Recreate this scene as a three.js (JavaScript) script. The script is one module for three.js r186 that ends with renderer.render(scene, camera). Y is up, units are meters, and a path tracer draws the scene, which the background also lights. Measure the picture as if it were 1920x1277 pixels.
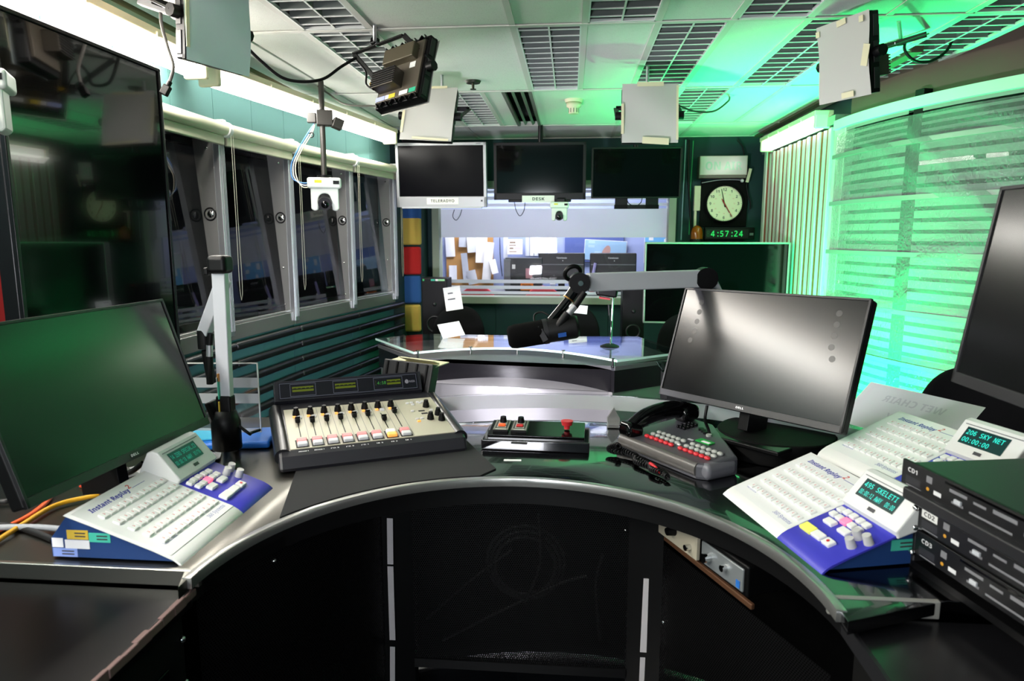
import * as THREE from 'three';
import { RoundedBoxGeometry } from 'three/addons/geometries/RoundedBoxGeometry.js';
import { mergeGeometries, toCreasedNormals } from 'three/addons/utils/BufferGeometryUtils.js';
import { RectAreaLightUniformsLib } from 'three/addons/lights/RectAreaLightUniformsLib.js';

// ---------------------------------------------------------------- camera, light, exposure
const scene = new THREE.Scene();
scene.background = new THREE.Color(0x000000);
const renderer = new THREE.WebGLRenderer({ antialias: true });
renderer.toneMapping = THREE.LinearToneMapping;
renderer.toneMappingExposure = 0.88;
renderer.shadowMap.enabled = true;
RectAreaLightUniformsLib.init();
const R = THREE.MathUtils.degToRad, FPX = 1280, EYE = 1.32, PITCH = R(8.73), YAW = R(4.94);
const camera = new THREE.PerspectiveCamera(2 * Math.atan(638.5 / FPX) * 180 / Math.PI, 1920 / 1277, 0.05, 60);
camera.position.set(0, EYE, 0);
camera.rotation.order = 'YXZ';
camera.rotation.set(-PITCH, YAW, 0);
camera.focus = 2.3;
camera.userData.fStop = 5.6;

const V = (x, y, z) => new THREE.Vector3(x, y, z);
const WARM = 0xfffaf2, WHITE = 0xf4f2ff;
function areaLight(name, color, power, w, h, pos, target) {
  const l = new THREE.RectAreaLight(color, power, w, h);
  l.name = name; l.position.copy(pos); l.lookAt(target); scene.add(l); return l;
}
function spot(name, color, power, pos, target, angle, penumbra, radius = 3) {
  const l = new THREE.SpotLight(color, power, 0, angle, penumbra, 2);
  l.name = name; l.position.copy(pos); l.target.position.copy(target); scene.add(l, l.target);
  l.castShadow = true; l.shadow.radius = radius; l.shadow.mapSize.set(1024, 1024); return l;
}

// ---------------------------------------------------------------- pixel to place (photo is 1920 x 1277)
const F_ = V(-Math.sin(YAW) * Math.cos(PITCH), -Math.sin(PITCH), -Math.cos(YAW) * Math.cos(PITCH));
const R_ = V(Math.cos(YAW), 0, -Math.sin(YAW)), U_ = new THREE.Vector3().crossVectors(R_, F_), C_ = V(0, EYE, 0);
const ray = (x, y) => F_.clone().addScaledVector(R_, (x - 960) / FPX).addScaledVector(U_, (638.5 - y) / FPX);
const along = (r, t) => C_.clone().addScaledVector(r, t);
const atY = (x, y, Y) => { const r = ray(x, y); return along(r, (Y - EYE) / r.y); };
const atZ = (x, y, Z) => { const r = ray(x, y); return along(r, Z / r.z); };
const atX = (x, y, X) => { const r = ray(x, y); return along(r, X / r.x); };
const atD = (x, y, D) => along(ray(x, y), D);

// ---------------------------------------------------------------- small helpers
let seed = 12345;
const rnd = () => { seed = (seed * 1664525 + 1013904223) >>> 0; return seed / 4294967296; };
const used = {};
const numbered = (n) => { used[n] = (used[n] ?? -1) + 1; return used[n] ? n + '_' + String(used[n]).padStart(3, '0') : n; };
function shade(o) { o.castShadow = true; o.receiveShadow = true; return o; }
function place(o, pos, rot) {
  if (pos) o.position.copy(Array.isArray(pos) ? V(...pos) : pos);
  if (rot) { o.rotation.order = 'YXZ'; o.rotation.set(R(rot[1] || 0), R(rot[0] || 0), R(rot[2] || 0)); }   // rot = [yaw, pitch, roll]
  return o;
}
function thing(name, label, category, pos, rot, group) {
  const o = new THREE.Group(); o.name = numbered(name); o.userData = { label, category };
  if (group) o.userData.group = group;
  place(o, pos, rot); scene.add(o); return o;
}
function structure(name, label, category = 'structure', pos, rot) {
  const o = thing(name, label, category, pos, rot); o.userData.kind = 'structure'; return o;
}
function part(parent, name, geo, mat, pos, rot, label) {
  const m = shade(new THREE.Mesh(geo, mat)); m.name = name; if (label) m.userData.label = label;
  place(m, pos, rot); parent.add(m); return m;
}
function single(name, label, category, geo, mat, pos, rot, group) {
  const m = shade(new THREE.Mesh(geo, mat)); m.name = numbered(name); m.userData = { label, category };
  if (group) m.userData.group = group;
  place(m, pos, rot); scene.add(m); return m;
}
function copy(o, label, pos, rot) {
  const c = o.clone(); c.name = numbered(o.name.replace(/_\d{3}$/, '')); c.userData = { ...o.userData, label: label || o.userData.label };
  scene.add(c); place(c, pos, rot); return c;
}
const box = (w, h, d, r = 0) => (r > 0 ? new RoundedBoxGeometry(w, h, d, 2, Math.min(r, w * .49, h * .49, d * .49)) : new THREE.BoxGeometry(w, h, d));
const cyl = (r0, r1, h, n = 20) => new THREE.CylinderGeometry(r0, r1, h, n);
const xf = (g, pos = [0, 0, 0], rot = [0, 0, 0]) => {
  const q = new THREE.Quaternion().setFromEuler(new THREE.Euler(R(rot[1] || 0), R(rot[0] || 0), R(rot[2] || 0), 'YXZ'));
  const p = Array.isArray(pos) ? V(...pos) : pos;
  return g.clone().applyMatrix4(new THREE.Matrix4().compose(p, q, V(1, 1, 1)));
};
const mg = (...gs) => mergeGeometries(gs.flat().map((g) => { const h = g.index ? g.toNonIndexed() : g.clone(); for (const k of Object.keys(h.attributes)) if (!['position', 'normal', 'uv'].includes(k)) h.deleteAttribute(k); return h; }));
const tube = (pts, r, n = 24, s = 8) => new THREE.TubeGeometry(new THREE.CatmullRomCurve3(pts.map((p) => (Array.isArray(p) ? V(...p) : p))), n, r, s);
function bar(a, b, r, n = 16, r1 = r) {   // straight rod from a to b
  a = Array.isArray(a) ? V(...a) : a; b = Array.isArray(b) ? V(...b) : b;
  const g = cyl(r1, r, a.distanceTo(b), n), d = b.clone().sub(a).normalize();
  g.applyQuaternion(new THREE.Quaternion().setFromUnitVectors(V(0, 1, 0), d)); const m = a.clone().add(b).multiplyScalar(.5); g.translate(m.x, m.y, m.z); return g;
}
function beam(a, b, w, h, up = V(0, 1, 0), r = .002) {   // straight box from a to b, w across, h along up
  a = Array.isArray(a) ? V(...a) : a; b = Array.isArray(b) ? V(...b) : b;
  const z = b.clone().sub(a), len = z.length(); z.normalize(); const x = new THREE.Vector3().crossVectors(up, z).normalize(), y = new THREE.Vector3().crossVectors(z, x);
  const g = box(w, h, len, r); g.applyMatrix4(new THREE.Matrix4().makeBasis(x, y, z)); const m = a.clone().add(b).multiplyScalar(.5); g.translate(m.x, m.y, m.z); return g;
}
function prism(pts, depth, bevel = 0) {   // outline in xy, extruded along z and centred on it
  const s = new THREE.Shape(pts.map((p) => new THREE.Vector2(p[0], p[1])));
  const g = new THREE.ExtrudeGeometry(s, { depth: depth - 2 * bevel, bevelEnabled: bevel > 0, bevelSize: bevel, bevelThickness: bevel, bevelOffset: -bevel, bevelSegments: 2, curveSegments: 12 });
  g.translate(0, 0, -depth / 2 + bevel); return g;
}
const across = (g) => g.rotateY(-Math.PI / 2).scale(1, 1, 1);   // outline (x = -z ... ) helper: extrusion axis becomes x
function profileX(pts, w, bevel = 0) { // outline given as (z, y), extruded along x and centred
  const g = prism(pts.map(([z, y]) => [-z, y]), w, bevel); return g.rotateY(Math.PI / 2);
}
function slab(pts, y0, y1, bevel = 0) { // outline given as (x, z), thickness y0..y1
  const g = prism(pts.map(([x, z]) => [x, -z]), y1 - y0, bevel); g.rotateX(-Math.PI / 2); g.translate(0, (y0 + y1) / 2, 0); return pts.length > 12 ? toCreasedNormals(g, .6) : g;
}
const lathe = (pts, n = 24) => new THREE.LatheGeometry(pts.map((p) => new THREE.Vector2(p[0], p[1])), n);

// ---------------------------------------------------------------- textures
function canvas(w, h, draw) {
  const c = document.createElement('canvas'); c.width = w; c.height = h; const x = c.getContext('2d'); draw(x, w, h);
  const t = new THREE.CanvasTexture(c); t.colorSpace = THREE.SRGBColorSpace; t.anisotropy = 8; return t;
}
function noiseTex(w, h, fn) {
  const d = new Uint8Array(w * h * 4);
  for (let j = 0; j < h; j++) for (let i = 0; i < w; i++) { const v = Math.max(0, Math.min(255, fn(i, j) * 255)); d.set([v, v, v, 255], (j * w + i) * 4); }
  const t = new THREE.DataTexture(d, w, h); t.wrapS = t.wrapT = THREE.RepeatWrapping; t.magFilter = THREE.LinearFilter; t.needsUpdate = true; return t;
}
const rep = (t, u, v) => { const c = t.clone(); c.repeat.set(u, v); c.needsUpdate = true; return c; };
const grain = noiseTex(256, 256, () => .35 + .65 * rnd());
const speck = noiseTex(512, 512, () => (rnd() < .035 ? .25 * rnd() : .85 + .15 * rnd()));
const brushRow = Array.from({ length: 256 }, () => rnd());
const brush = noiseTex(512, 256, (i, j) => .5 + .3 * (brushRow[j] - .5) + .2 * (rnd() - .5));
const blotch = (() => { const W = 256, a = Array.from({ length: 40 }, () => [rnd() * W, rnd() * W, 8 + rnd() * 40, rnd()]);
  return noiseTex(W, W, (i, j) => { let v = .55; for (const [x, y, r, s] of a) { let dx = Math.abs(i - x), dy = Math.abs(j - y); dx = Math.min(dx, W - dx); dy = Math.min(dy, W - dy); const d = Math.hypot(dx, dy) / r; if (d < 1) v += (s - .5) * .35 * (1 - d); } return v + .1 * (rnd() - .5); }); })();

// ---------------------------------------------------------------- materials
const std = (color, roughness = .6, metalness = 0, more = {}) => new THREE.MeshStandardMaterial({ color, roughness, metalness, ...more });
const phys = (color, roughness, metalness, more) => new THREE.MeshPhysicalMaterial({ color, roughness, metalness, ...more });
const glow = (color, strength, base = 0x111111) => std(base, .5, 0, { emissive: color, emissiveIntensity: strength });
const M = {
  black: phys(0x060607, .45, 0, { specularIntensity: .5 }), blackMatt: phys(0x080808, .8, 0, { specularIntensity: .3 }), blackGloss: std(0x050506, .12), rubber: std(0x17171a, .9),
  charcoal: std(0x17171a, .5), darkGrey: std(0x38383d, .5), midGrey: std(0x6d6f73, .5), lightGrey: std(0xb9bcc0, .5), white: std(0xe6e6e4, .5), cream: std(0xd9d2b4, .6),
  blackMetal: std(0x1a1a1c, .35, .7), steel: std(0xa9a9a6, .34, .6, { roughnessMap: rep(brush, 2, 6) }), chrome: std(0xd8d8d8, .1, 1), alu: std(0xb4b7ba, .36, .85), aluPaint: std(0xc2c5ca, .45, .1),
  teal: std(0x2a5e60, .8, 0, { bumpMap: rep(grain, 6, 6), bumpScale: .0015 }), tealLit: std(0x4c7675, .85, 0, { bumpMap: rep(grain, 4, 4), bumpScale: .0012 }), tealDark: std(0x0f3436, .75, 0, { bumpMap: rep(grain, 6, 6), bumpScale: .001 }),  // upper panels lighter than the dado: lamplight put into the teal
  tile: std(0xffffff, .9, 0, { map: null, bumpMap: rep(speck, 2, 6), bumpScale: .002 }), tee: std(0xcfcfc8, .5), housing: std(0x565a58, .6), slat: std(0xdcdfdd, .4), slatShade: std(0x7c827f, .55),  // louvre faces a darker grey than their lips, painting in the shade
  screen: phys(0x050506, .08, 0, { clearcoat: 0.3 }), screenMatt: std(0x0b0b0c, .32), screenOff: phys(0x08080c, .2, 0, { specularIntensity: .15 }),
  glass: phys(0xffffff, .02, 0, { transmission: 1, thickness: 0, ior: 1.4 }), glassGreen: phys(0xd8f0e6, .02, 0, { transmission: 1, thickness: 0.01, ior: 1.5, attenuationColor: new THREE.Color(0x7fd6b4), attenuationDistance: .12 }),
  acrylic: phys(0xfafaff, .03, 0, { transmission: 1, thickness: .004, ior: 1.49 }), frost: phys(0xe3e6ea, .9, 0, { transmission: .35, thickness: 0 }),
  tape: std(0xd8d2ae, .7), paper: std(0xe9ece9, .8), mesh: null,
  blueBase: std(0x14386f, .55), blueTop: std(0x3a39b4, .42), keyWhite: std(0xe9eae6, .5), yellow: std(0xc0a048, .9), red: std(0xb01818, .9), blue: std(0x24508c, .9),
  redBtn: std(0xc92a30, .4), greyBtn: std(0xa7aaa4, .45), copper: std(0x5e3f2a, .6, .4),
};
M.tile.map = canvas(256, 256, (x, w, h) => { x.fillStyle = '#e3e6e0'; x.fillRect(0, 0, w, h); for (let i = 0; i < 900; i++) { const v = 120 + rnd() * 70 | 0; x.fillStyle = `rgba(${v},${v},${v - 6},.55)`; x.fillRect(rnd() * w, rnd() * h, 1 + rnd(), 1 + rnd()); } });
M.tile.map.wrapS = M.tile.map.wrapT = THREE.RepeatWrapping; M.tile.map.repeat.set(2, 6);
const printMat = (tex, more = {}) => std(0xffffff, .6, 0, { map: tex, ...more });
const clearPrint = (tex, more = {}) => std(0xffffff, .6, 0, { map: tex, transparent: true, alphaTest: .35, ...more });
function decal(parent, name, w, h, mat, pos, rot, label) { return part(parent, name, new THREE.PlaneGeometry(w, h), mat, pos, rot, label); }
const words = (text, color, px = 64, font = 'sans-serif', bg = null, w = 0, style = 'bold') => canvas(w || Math.max(64, Math.ceil(text.length * px * .72)), Math.ceil(px * 1.5), (x, W, H) => {
  if (bg) { x.fillStyle = bg; x.fillRect(0, 0, W, H); }
  x.fillStyle = color; x.font = `${style} ${px}px ${font}`; x.textAlign = 'center'; x.textBaseline = 'middle'; x.fillText(text, W / 2, H / 2, W * .96);
});

// ================================================================ ROOM SHELL
const CEIL = 2.12, BACK = -5.85;
const TX = (k) => -1.065 + .276 * k, ROWZ = [.84, -.36, -1.56, -2.76, -3.95, -5.16, BACK];
{ // floor
  const f = structure('floor', 'dark glossy vinyl studio floor', 'floor');
  part(f, 'floor_slab', box(9.5, .1, 12), std(0x1d2024, .22, 0, { bumpMap: rep(grain, 30, 30), bumpScale: .0006 }), [0, -.05, -3]);
}
const fixtureSpots = [];
{ // ceiling: slab above, tiles and tee bars as pieces
  const c = structure('ceiling', 'suspended white tile ceiling with metal grid', 'ceiling');
  part(c, 'ceiling_slab', box(8, .1, 10.6), std(0x3a3a38, .9), [.6, 2.4, -2.6]);
  const fix = { 2: [0, 4, 6, 9], 3: [0, 3, 5, 7, 9], 4: [1, 6], 1: [2, 6, 9], 0: [0, 4, 8] };
  const pairs = { 2: [1], 4: [3], 3: [1] };
  const geos = {};
  for (let r = 0; r < 6; r++) {
    const z0 = ROWZ[r], z1 = ROWZ[r + 1], len = z0 - z1;
    for (let k = -1; k < 11; k++) {
      if ((fix[r] || []).includes(k)) { if (r > 0) fixtureSpots.push([r, k, TX(k) + .138, (z0 + z1) / 2, len]); continue; }
      if (r === 4 && k === 2) continue;             // air slot here
      if (r >= 3 && k > 9) continue;
      let w = 1; if ((pairs[r] || []).includes(k)) w = 2; if ((pairs[r] || []).includes(k - 1)) continue;
      if (r === 5) { if ((k + 1) % 2) continue; w = 2; }
      const key = w + '_' + len.toFixed(2);
      geos[key] ??= box(w * .276 - .018, .016, len - .018, .003);
      part(c, 'ceiling_tile', geos[key], M.tile, [TX(k) + w * .138, CEIL + .006 + .001 * rnd(), (z0 + z1) / 2]);
    }
    for (let k = 0; k < 11; k++) {
      if (((pairs[r] || []).includes(k - 1)) || (r === 5 && k % 2 === 0) || (r >= 3 && k > 10)) continue;
      part(c, 'tee_bar', geos['t' + len.toFixed(2)] ??= mg(box(.024, .004, len), xf(box(.004, .03, len), [0, .016, 0])), M.tee, [TX(k), CEIL - .004, (z0 + z1) / 2]);
    }
    part(c, 'cross_tee', geos.cross ??= mg(box(3.4, .004, .022), xf(box(3.4, .03, .004), [0, .016, 0])), M.tee, [.35, CEIL - .006, z1 + (r === 5 ? .02 : 0)]);
  }
  // narrow tile and slotted air grille
  part(c, 'ceiling_tile', box(.1, .016, 1.19, .003), M.tile, [TX(2) + .06, CEIL + .006, -4.555]);
  const g = part(c, 'air_grille', mg(box(.02, .02, 1.19), xf(box(.02, .02, 1.19), [.15, 0, 0])), std(0x6d7068, .5, .3), [TX(2) + .12, CEIL, -4.555], null, 'dark slotted air outlet');
  part(g, 'grille_back', box(.16, .01, 1.19), M.black, [.07, .06, 0]);
  for (const x of [.045, .1]) part(g, 'grille_blade', box(.016, .03, 1.15), std(0x8a8d84, .5, .3), [x, .01, 0], [0, 0, 25]);
  for (let r = 0; r < 5; r++) part(c, 'ceiling_tile', box(.2, .016, ROWZ[r] - ROWZ[r + 1] - .018, .003), M.tile, [-1.445, CEIL + .006, (ROWZ[r] + ROWZ[r + 1]) / 2]);
  part(c, 'edge_strip', box(.06, .05, 6.2), std(0x8a7d62, .8), [-1.59, CEIL + .01, -2.75]);
  part(c, 'edge_strip', box(.05, .05, 2.6), std(0x55503e, .8), [1.48, CEIL + .01, -4.55]);
}
// louvred ceiling fixtures, switched off
{
  const slatG = box(.246, .026, .003), spineG = box(.003, .032, 1.17), slatLip = box(.246, .003, .009), spineLip = box(.007, .002, 1.17), n = 13;
  const where = { '2_0': 'first row over the desk, beside the boom lamp cable', '2_4': '', };
  fixtureSpots.forEach(([r, k, x, z, len]) => {
    const rowName = ['', 'over the presenter seat', 'over the console desk', 'in the middle ceiling row', 'before the wall screens'][r];
    const colName = k <= 1 ? 'nearest the slanted windows' : k <= 4 ? 'near the room centre' : k <= 6 ? 'between centre and concertina door' : k === 7 ? 'by the square panel with a hooked cable' : 'closest to the curved glass wall';
    const f = thing('louvred_ceiling_fixture', `unlit louvred fixture ${rowName}, ${colName}`, 'ceiling light', [x, CEIL, z], null, 'unlit louvred ceiling fixtures');
    part(f, 'housing', mg(xf(box(.262, .004, len - .03), [0, .1, 0]), xf(box(.004, .1, len - .03), [-.129, .05, 0]), xf(box(.004, .1, len - .03), [.129, .05, 0]), xf(box(.262, .1, .004), [0, .05, len / 2 - .017]), xf(box(.262, .1, .004), [0, .05, -len / 2 + .017])), M.housing);
    part(f, 'frame', mg(xf(box(.014, .012, len - .02), [-.127, 0, 0]), xf(box(.014, .012, len - .02), [.127, 0, 0]), xf(box(.262, .012, .014), [0, 0, len / 2 - .016]), xf(box(.262, .012, .014), [0, 0, -len / 2 + .016])), M.slat);
    const sp = part(f, 'spine', spineG, M.slatShade, [0, .014, 0]); part(sp, 'spine_lip', spineLip, M.slat, [0, -.0165, 0]);
    for (let i = 0; i < n; i++) { const sl = part(f, 'louvre_slat', slatG, M.slatShade, [0, .013, (i - (n - 1) / 2) * (len - .06) / n]); part(sl, 'slat_lip', slatLip, M.slat, [0, -.0145, 0]); }
  });
}
// left wall: polyline in plan (x, z)
const L = [[-1.66, 1.7], [-1.66, -1.78], [-1.66, -2.46], [-1.66, -3.15], [-1.60, -3.8], [-1.48, -4.5], [-1.36, -5.15], [-1.36, -5.55]];
const segs = L.slice(0, -1).map((p, i) => { const q = L[i + 1], ux = q[0] - p[0], uz = q[1] - p[1], len = Math.hypot(ux, uz); return { p, q, len, yaw: Math.atan2(-uz, ux) * 180 / Math.PI }; });
const SILL = .86, HEAD = 1.82;
{
  const w = structure('wall_left', 'teal panelled wall below and above the slanted studio windows', 'wall');
  segs.forEach(({ p, len, yaw }, i) => {
    const add = (name, x0, x1, y0, y1, z, t, mat) => {
      const g = new THREE.Group(); place(g, [p[0], 0, p[1]], [yaw, 0, 0]); g.updateMatrix();
      const geo = xf(box(x1 - x0, y1 - y0, t), [(x0 + x1) / 2, (y0 + y1) / 2, z - t / 2]).applyMatrix4(g.matrix); return part(w, name, geo, mat);
    };
    const solid = i === 0 || i === segs.length - 1;
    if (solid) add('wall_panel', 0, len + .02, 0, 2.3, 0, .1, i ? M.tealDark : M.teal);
    else {
      const n = Math.round(len / .34);
      for (let k = 0; k < n; k++) { add('wall_panel', k * len / n + .002, (k + 1) * len / n - .002, .3, SILL - .03, -.002 * (k % 2), .1, M.teal); add('acoustic_panel', k * len / n + .0015, (k + 1) * len / n - .0015, HEAD, 2.13, 0, .1, M.tealLit); }
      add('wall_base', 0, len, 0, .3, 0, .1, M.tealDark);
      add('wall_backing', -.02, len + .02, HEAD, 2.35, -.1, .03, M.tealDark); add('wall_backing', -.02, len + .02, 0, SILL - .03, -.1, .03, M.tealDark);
    }
  });
  for (let k = 0; k < 7; k++) {   // black rails along the dado
    const y = .785 - k * .088, pts = L.slice(1, 7).map(([x, z]) => V(x + .035, y, z)); pts[pts.length - 1].z = -5.3;
    part(w, 'black_rail', mg(pts.slice(0, -1).map((a, i) => beam(a, pts[i + 1].clone().lerp(a, -.004), .036, .04, V(0, 1, 0), .016))), std(0x121213, .36, .1));
  }
}
// windows of the left wall (glass tilts back at the top)
segs.slice(1, 6).forEach(({ p, len, yaw }, i) => {
  const w = structure(`window_${i + 1}`, 'slanted double window bay with brushed steel side plates', 'window', [p[0], 0, p[1]], [yaw, 0, 0]);
  const steelDark = std(0x8b8b88, .36, .6, { roughnessMap: rep(brush, 2, 2) });
  part(w, 'sill_frame', box(len, .075, .09, .004), steelDark, [len / 2, SILL - .01, -.03]);
  part(w, 'sill_bead', box(len - .05, .012, .02, .003), M.steel, [len / 2, SILL + .034, -.01]);
  part(w, 'head_frame', box(len, .05, .14, .003), M.blackMetal, [len / 2, HEAD - .03, -.075]);
  part(w, 'outer_frame', mg(xf(box(len, .06, .05), [len / 2, SILL, -.24]), xf(box(len, .06, .05), [len / 2, HEAD - .03, -.24])), M.blackMetal);
  const m = part(w, 'mullion', box(.046, HEAD - SILL + .05, .05, .004), M.alu, [len, (HEAD + SILL) / 2, .005]);
  for (const x of [-.012, 0, .012]) part(m, 'mullion_rib', box(.005, HEAD - SILL, .008, .001), M.alu, [x, 0, .027]);
  for (const s of [0, 1]) {
    const x = s ? len - .024 : .024, tri = [[0, SILL + .02], [0, HEAD - .02], [-.1, HEAD - .02], [-.03, SILL + .02]];
    const pl = part(w, 'side_plate', profileX(tri, .003), M.steel, [x, 0, 0]);
    for (const [y, r] of [[1.72, .006], [1.42, .017], [1.14, .006], [.93, .005]]) {
      const d = s ? -1 : 1;
      part(pl, 'bolt', xf(lathe([[0, .006], [r * .6, .005], [r, 0]], 14), [d * .002, y, -.03], [0, 0, s ? 90 : -90]), M.chrome);
      if (r > .01) part(pl, 'halo_ring', xf(new THREE.TorusGeometry(.028, .004, 6, 24), [d * .002, y, -.032], [90, 0, 0]), M.blackMetal);  // dark ring stands in for the reflected halo around the bolt
    }
  }
  const tilt = Math.atan(.07 / (HEAD - SILL - .04)) * 180 / Math.PI;
  part(w, 'pane', new THREE.PlaneGeometry(len - .05, HEAD - SILL - .04), M.glass, [len / 2, (HEAD + SILL) / 2, -.062], [0, tilt * -1, 0]);
});
// corridor beyond the left windows: dark newsroom
{
  const c = structure('wall_corridor', 'grey walls of the dim room beyond the slanted windows', 'wall');
  const grey = std(0x23282a, .8);
  part(c, 'far_wall', box(.1, 2.5, 7), grey, [-4.3, 1.2, -3]); part(c, 'end_wall', box(3, 2.5, .1), grey, [-3, 1.2, -6.3]); part(c, 'end_wall', box(2.7, 2.5, .1), grey, [-3, 1.2, .5]);
  part(c, 'corridor_ceiling', box(2.6, .1, 7), std(0x33373a, .9), [-3.02, 2.4, -3]);
  const rows = [[-3.2, -2.4, 'grey'], [-3.3, -3.6, 'blue'], [-3.0, -4.7, 'grey']];
  rows.forEach(([x, z, k], i) => {
    const d = thing('office_desk', ['grey office desk with partition beyond the first window bay', 'blue partitioned office desk beyond the middle window bay', 'grey office desk beyond the last window bay'][i], 'desk', [x, 0, z]);
    part(d, 'desktop', box(.8, .04, .95, .005), M.midGrey, [0, .74, 0]); part(d, 'partition', box(.05, 1.25, .98), k === 'blue' ? std(0x1b2636, .8) : std(0x33383b, .8), [-.4, .62, 0]);
    for (const s of [-1, 1]) part(d, 'side_panel', box(.76, .72, .03), M.darkGrey, [0, .36, s * .45]);
    const m = thing('office_monitor', ['black monitor on the desk behind the first slanted window', 'black monitor on the blue partitioned desk', 'black monitor on the desk behind the last slanted window'][i], 'monitor', [x - .1, .76, z - .1], [60, 0, 0]);
    part(m, 'display', box(.5, .3, .03, .006), M.black, [0, .28, 0]); part(m, 'stand', mg(xf(box(.05, .2, .02), [0, .1, -.02]), box(.2, .015, .14, .004)), M.black, [0, .008, 0]);
  });
  for (const [z, h, lab] of [[-3.15, .09, 'lower'], [-3.75, .12, 'upper']]) {
    const b = thing('yellow_tray', `yellow plastic document tray beyond the windows, ${lab === 'lower' ? 'on the blue desk end' : 'stacked beside the monitor'}`, 'tray', [-2.98, .76, z + .3]);
    part(b, 'tray_body', mg(xf(box(.22, .01, .28), [0, .005, 0]), xf(box(.01, h, .28), [-.11, h / 2, 0]), xf(box(.01, h, .28), [.11, h / 2, 0]), xf(box(.22, h, .01), [0, h / 2, -.14])), std(0xb39a28, .6));
  }
  const lamp = thing('corridor_lamp', 'thin bright tube lamp in the dim room beyond the windows', 'ceiling light', [-3.1, 2.3, -3.7]);
  part(lamp, 'tube', bar([0, 0, -.5], [0, 0, .5], .018), glow(0xdfeaff, 3)); part(lamp, 'tray', box(.08, .03, 1.1), M.white, [0, .03, 0]);
  areaLight('corridor_lamp_light', 0xdfe8ff, 3, .1, 1, V(-3.1, 2.27, -3.7), V(-3.1, 0, -3.7));
}
// roller blinds over the left windows
segs.slice(2, 6).forEach(({ p, len, yaw }, i) => {
  const lab = ['first', 'second', 'third', 'last'][i];
  const b = thing('roller_blind', `rolled up cream roller blind over the ${lab} slanted window bay beyond the tall screen`, 'blind', [p[0], 0, p[1]], [yaw, 0, 0], 'roller blinds over the slanted windows');
  const fabric = std(0xcfcbb2, .55), pel = std(0xb6b49c, .5);
  part(b, 'roll', xf(cyl(.029, .029, len - .03, 20), [len / 2, 1.805, .055], [0, 0, 90]), fabric);
  part(b, 'bottom_bar', box(len - .03, .045, .02, .006), pel, [len / 2, 1.755, .045]);
  part(b, 'bracket', mg(xf(cyl(.036, .036, .03, 18), [len - .005, 1.805, .055], [0, 0, 90]), xf(box(.03, .06, .05, .004), [len - .005, 1.82, .03])), M.white);
  part(b, 'bead_chain', mg(tube([[len - .012, 1.79, .085], [len - .012, 1.4, .085], [len - .012, 1.04, .085], [len - .002, 1.01, .085], [len + .008, 1.04, .085], [len + .008, 1.4, .085], [len + .008, 1.78, .085]], .0012, 40, 5)), std(0xb9b9a6, .4));
});
// back wall with a window
const BW = { x0: -1.13, x1: .80, y0: .785, y1: 1.73 };
{
  const w = structure('wall_back', 'dark teal end wall carrying the screens, clock and window', 'wall');
  const z = BACK - .06, t = .12;
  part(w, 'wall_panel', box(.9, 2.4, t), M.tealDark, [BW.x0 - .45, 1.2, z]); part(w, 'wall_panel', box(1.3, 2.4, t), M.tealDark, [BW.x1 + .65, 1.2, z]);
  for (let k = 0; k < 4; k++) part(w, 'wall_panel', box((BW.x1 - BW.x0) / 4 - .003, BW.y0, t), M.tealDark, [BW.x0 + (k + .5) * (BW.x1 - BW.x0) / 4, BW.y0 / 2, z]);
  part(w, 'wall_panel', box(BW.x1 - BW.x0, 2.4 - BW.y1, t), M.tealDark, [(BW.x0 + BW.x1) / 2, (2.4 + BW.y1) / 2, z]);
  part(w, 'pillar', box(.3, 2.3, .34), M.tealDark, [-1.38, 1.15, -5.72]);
  const n = structure('window_6', 'wide control room window with frosted horizontal bands', 'window', [0, 0, BACK]);
  const fr = std(0x8f9887, .5), cx = (BW.x0 + BW.x1) / 2, W = BW.x1 - BW.x0, H = BW.y1 - BW.y0;
  part(n, 'frame', mg(xf(box(W + .1, .06, .16, .004), [cx, BW.y0 - .01, 0]), xf(box(W + .1, .06, .16, .004), [cx, BW.y1 + .01, 0]), xf(box(.06, H + .08, .16, .004), [BW.x0 - .02, (BW.y0 + BW.y1) / 2, 0]), xf(box(.06, H + .08, .16, .004), [BW.x1 + .02, (BW.y0 + BW.y1) / 2, 0])), fr);
  part(n, 'pane', new THREE.PlaneGeometry(W, H), M.glass, [cx, (BW.y0 + BW.y1) / 2, -.03]);
  const film = phys(0xe4e5ea, .85, 0, { transmission: .5, thickness: 0 });
  for (const [y0, y1] of [[1.675, 1.70], [1.62, 1.648], [1.565, 1.59], [1.305, 1.545], [.915, .945], [.865, .893], [.82, .843]]) part(n, 'frosted_stripe', box(W, y1 - y0, .002), film, [cx, (y0 + y1) / 2, -.022]);
}
{ // walls outside the view close the room
  const w = structure('wall_front', 'dark teal wall behind the presenter seat', 'wall');
  part(w, 'wall_panel', box(6, 2.4, .1), M.teal, [1.2, 1.2, 1.72]);
}

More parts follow.
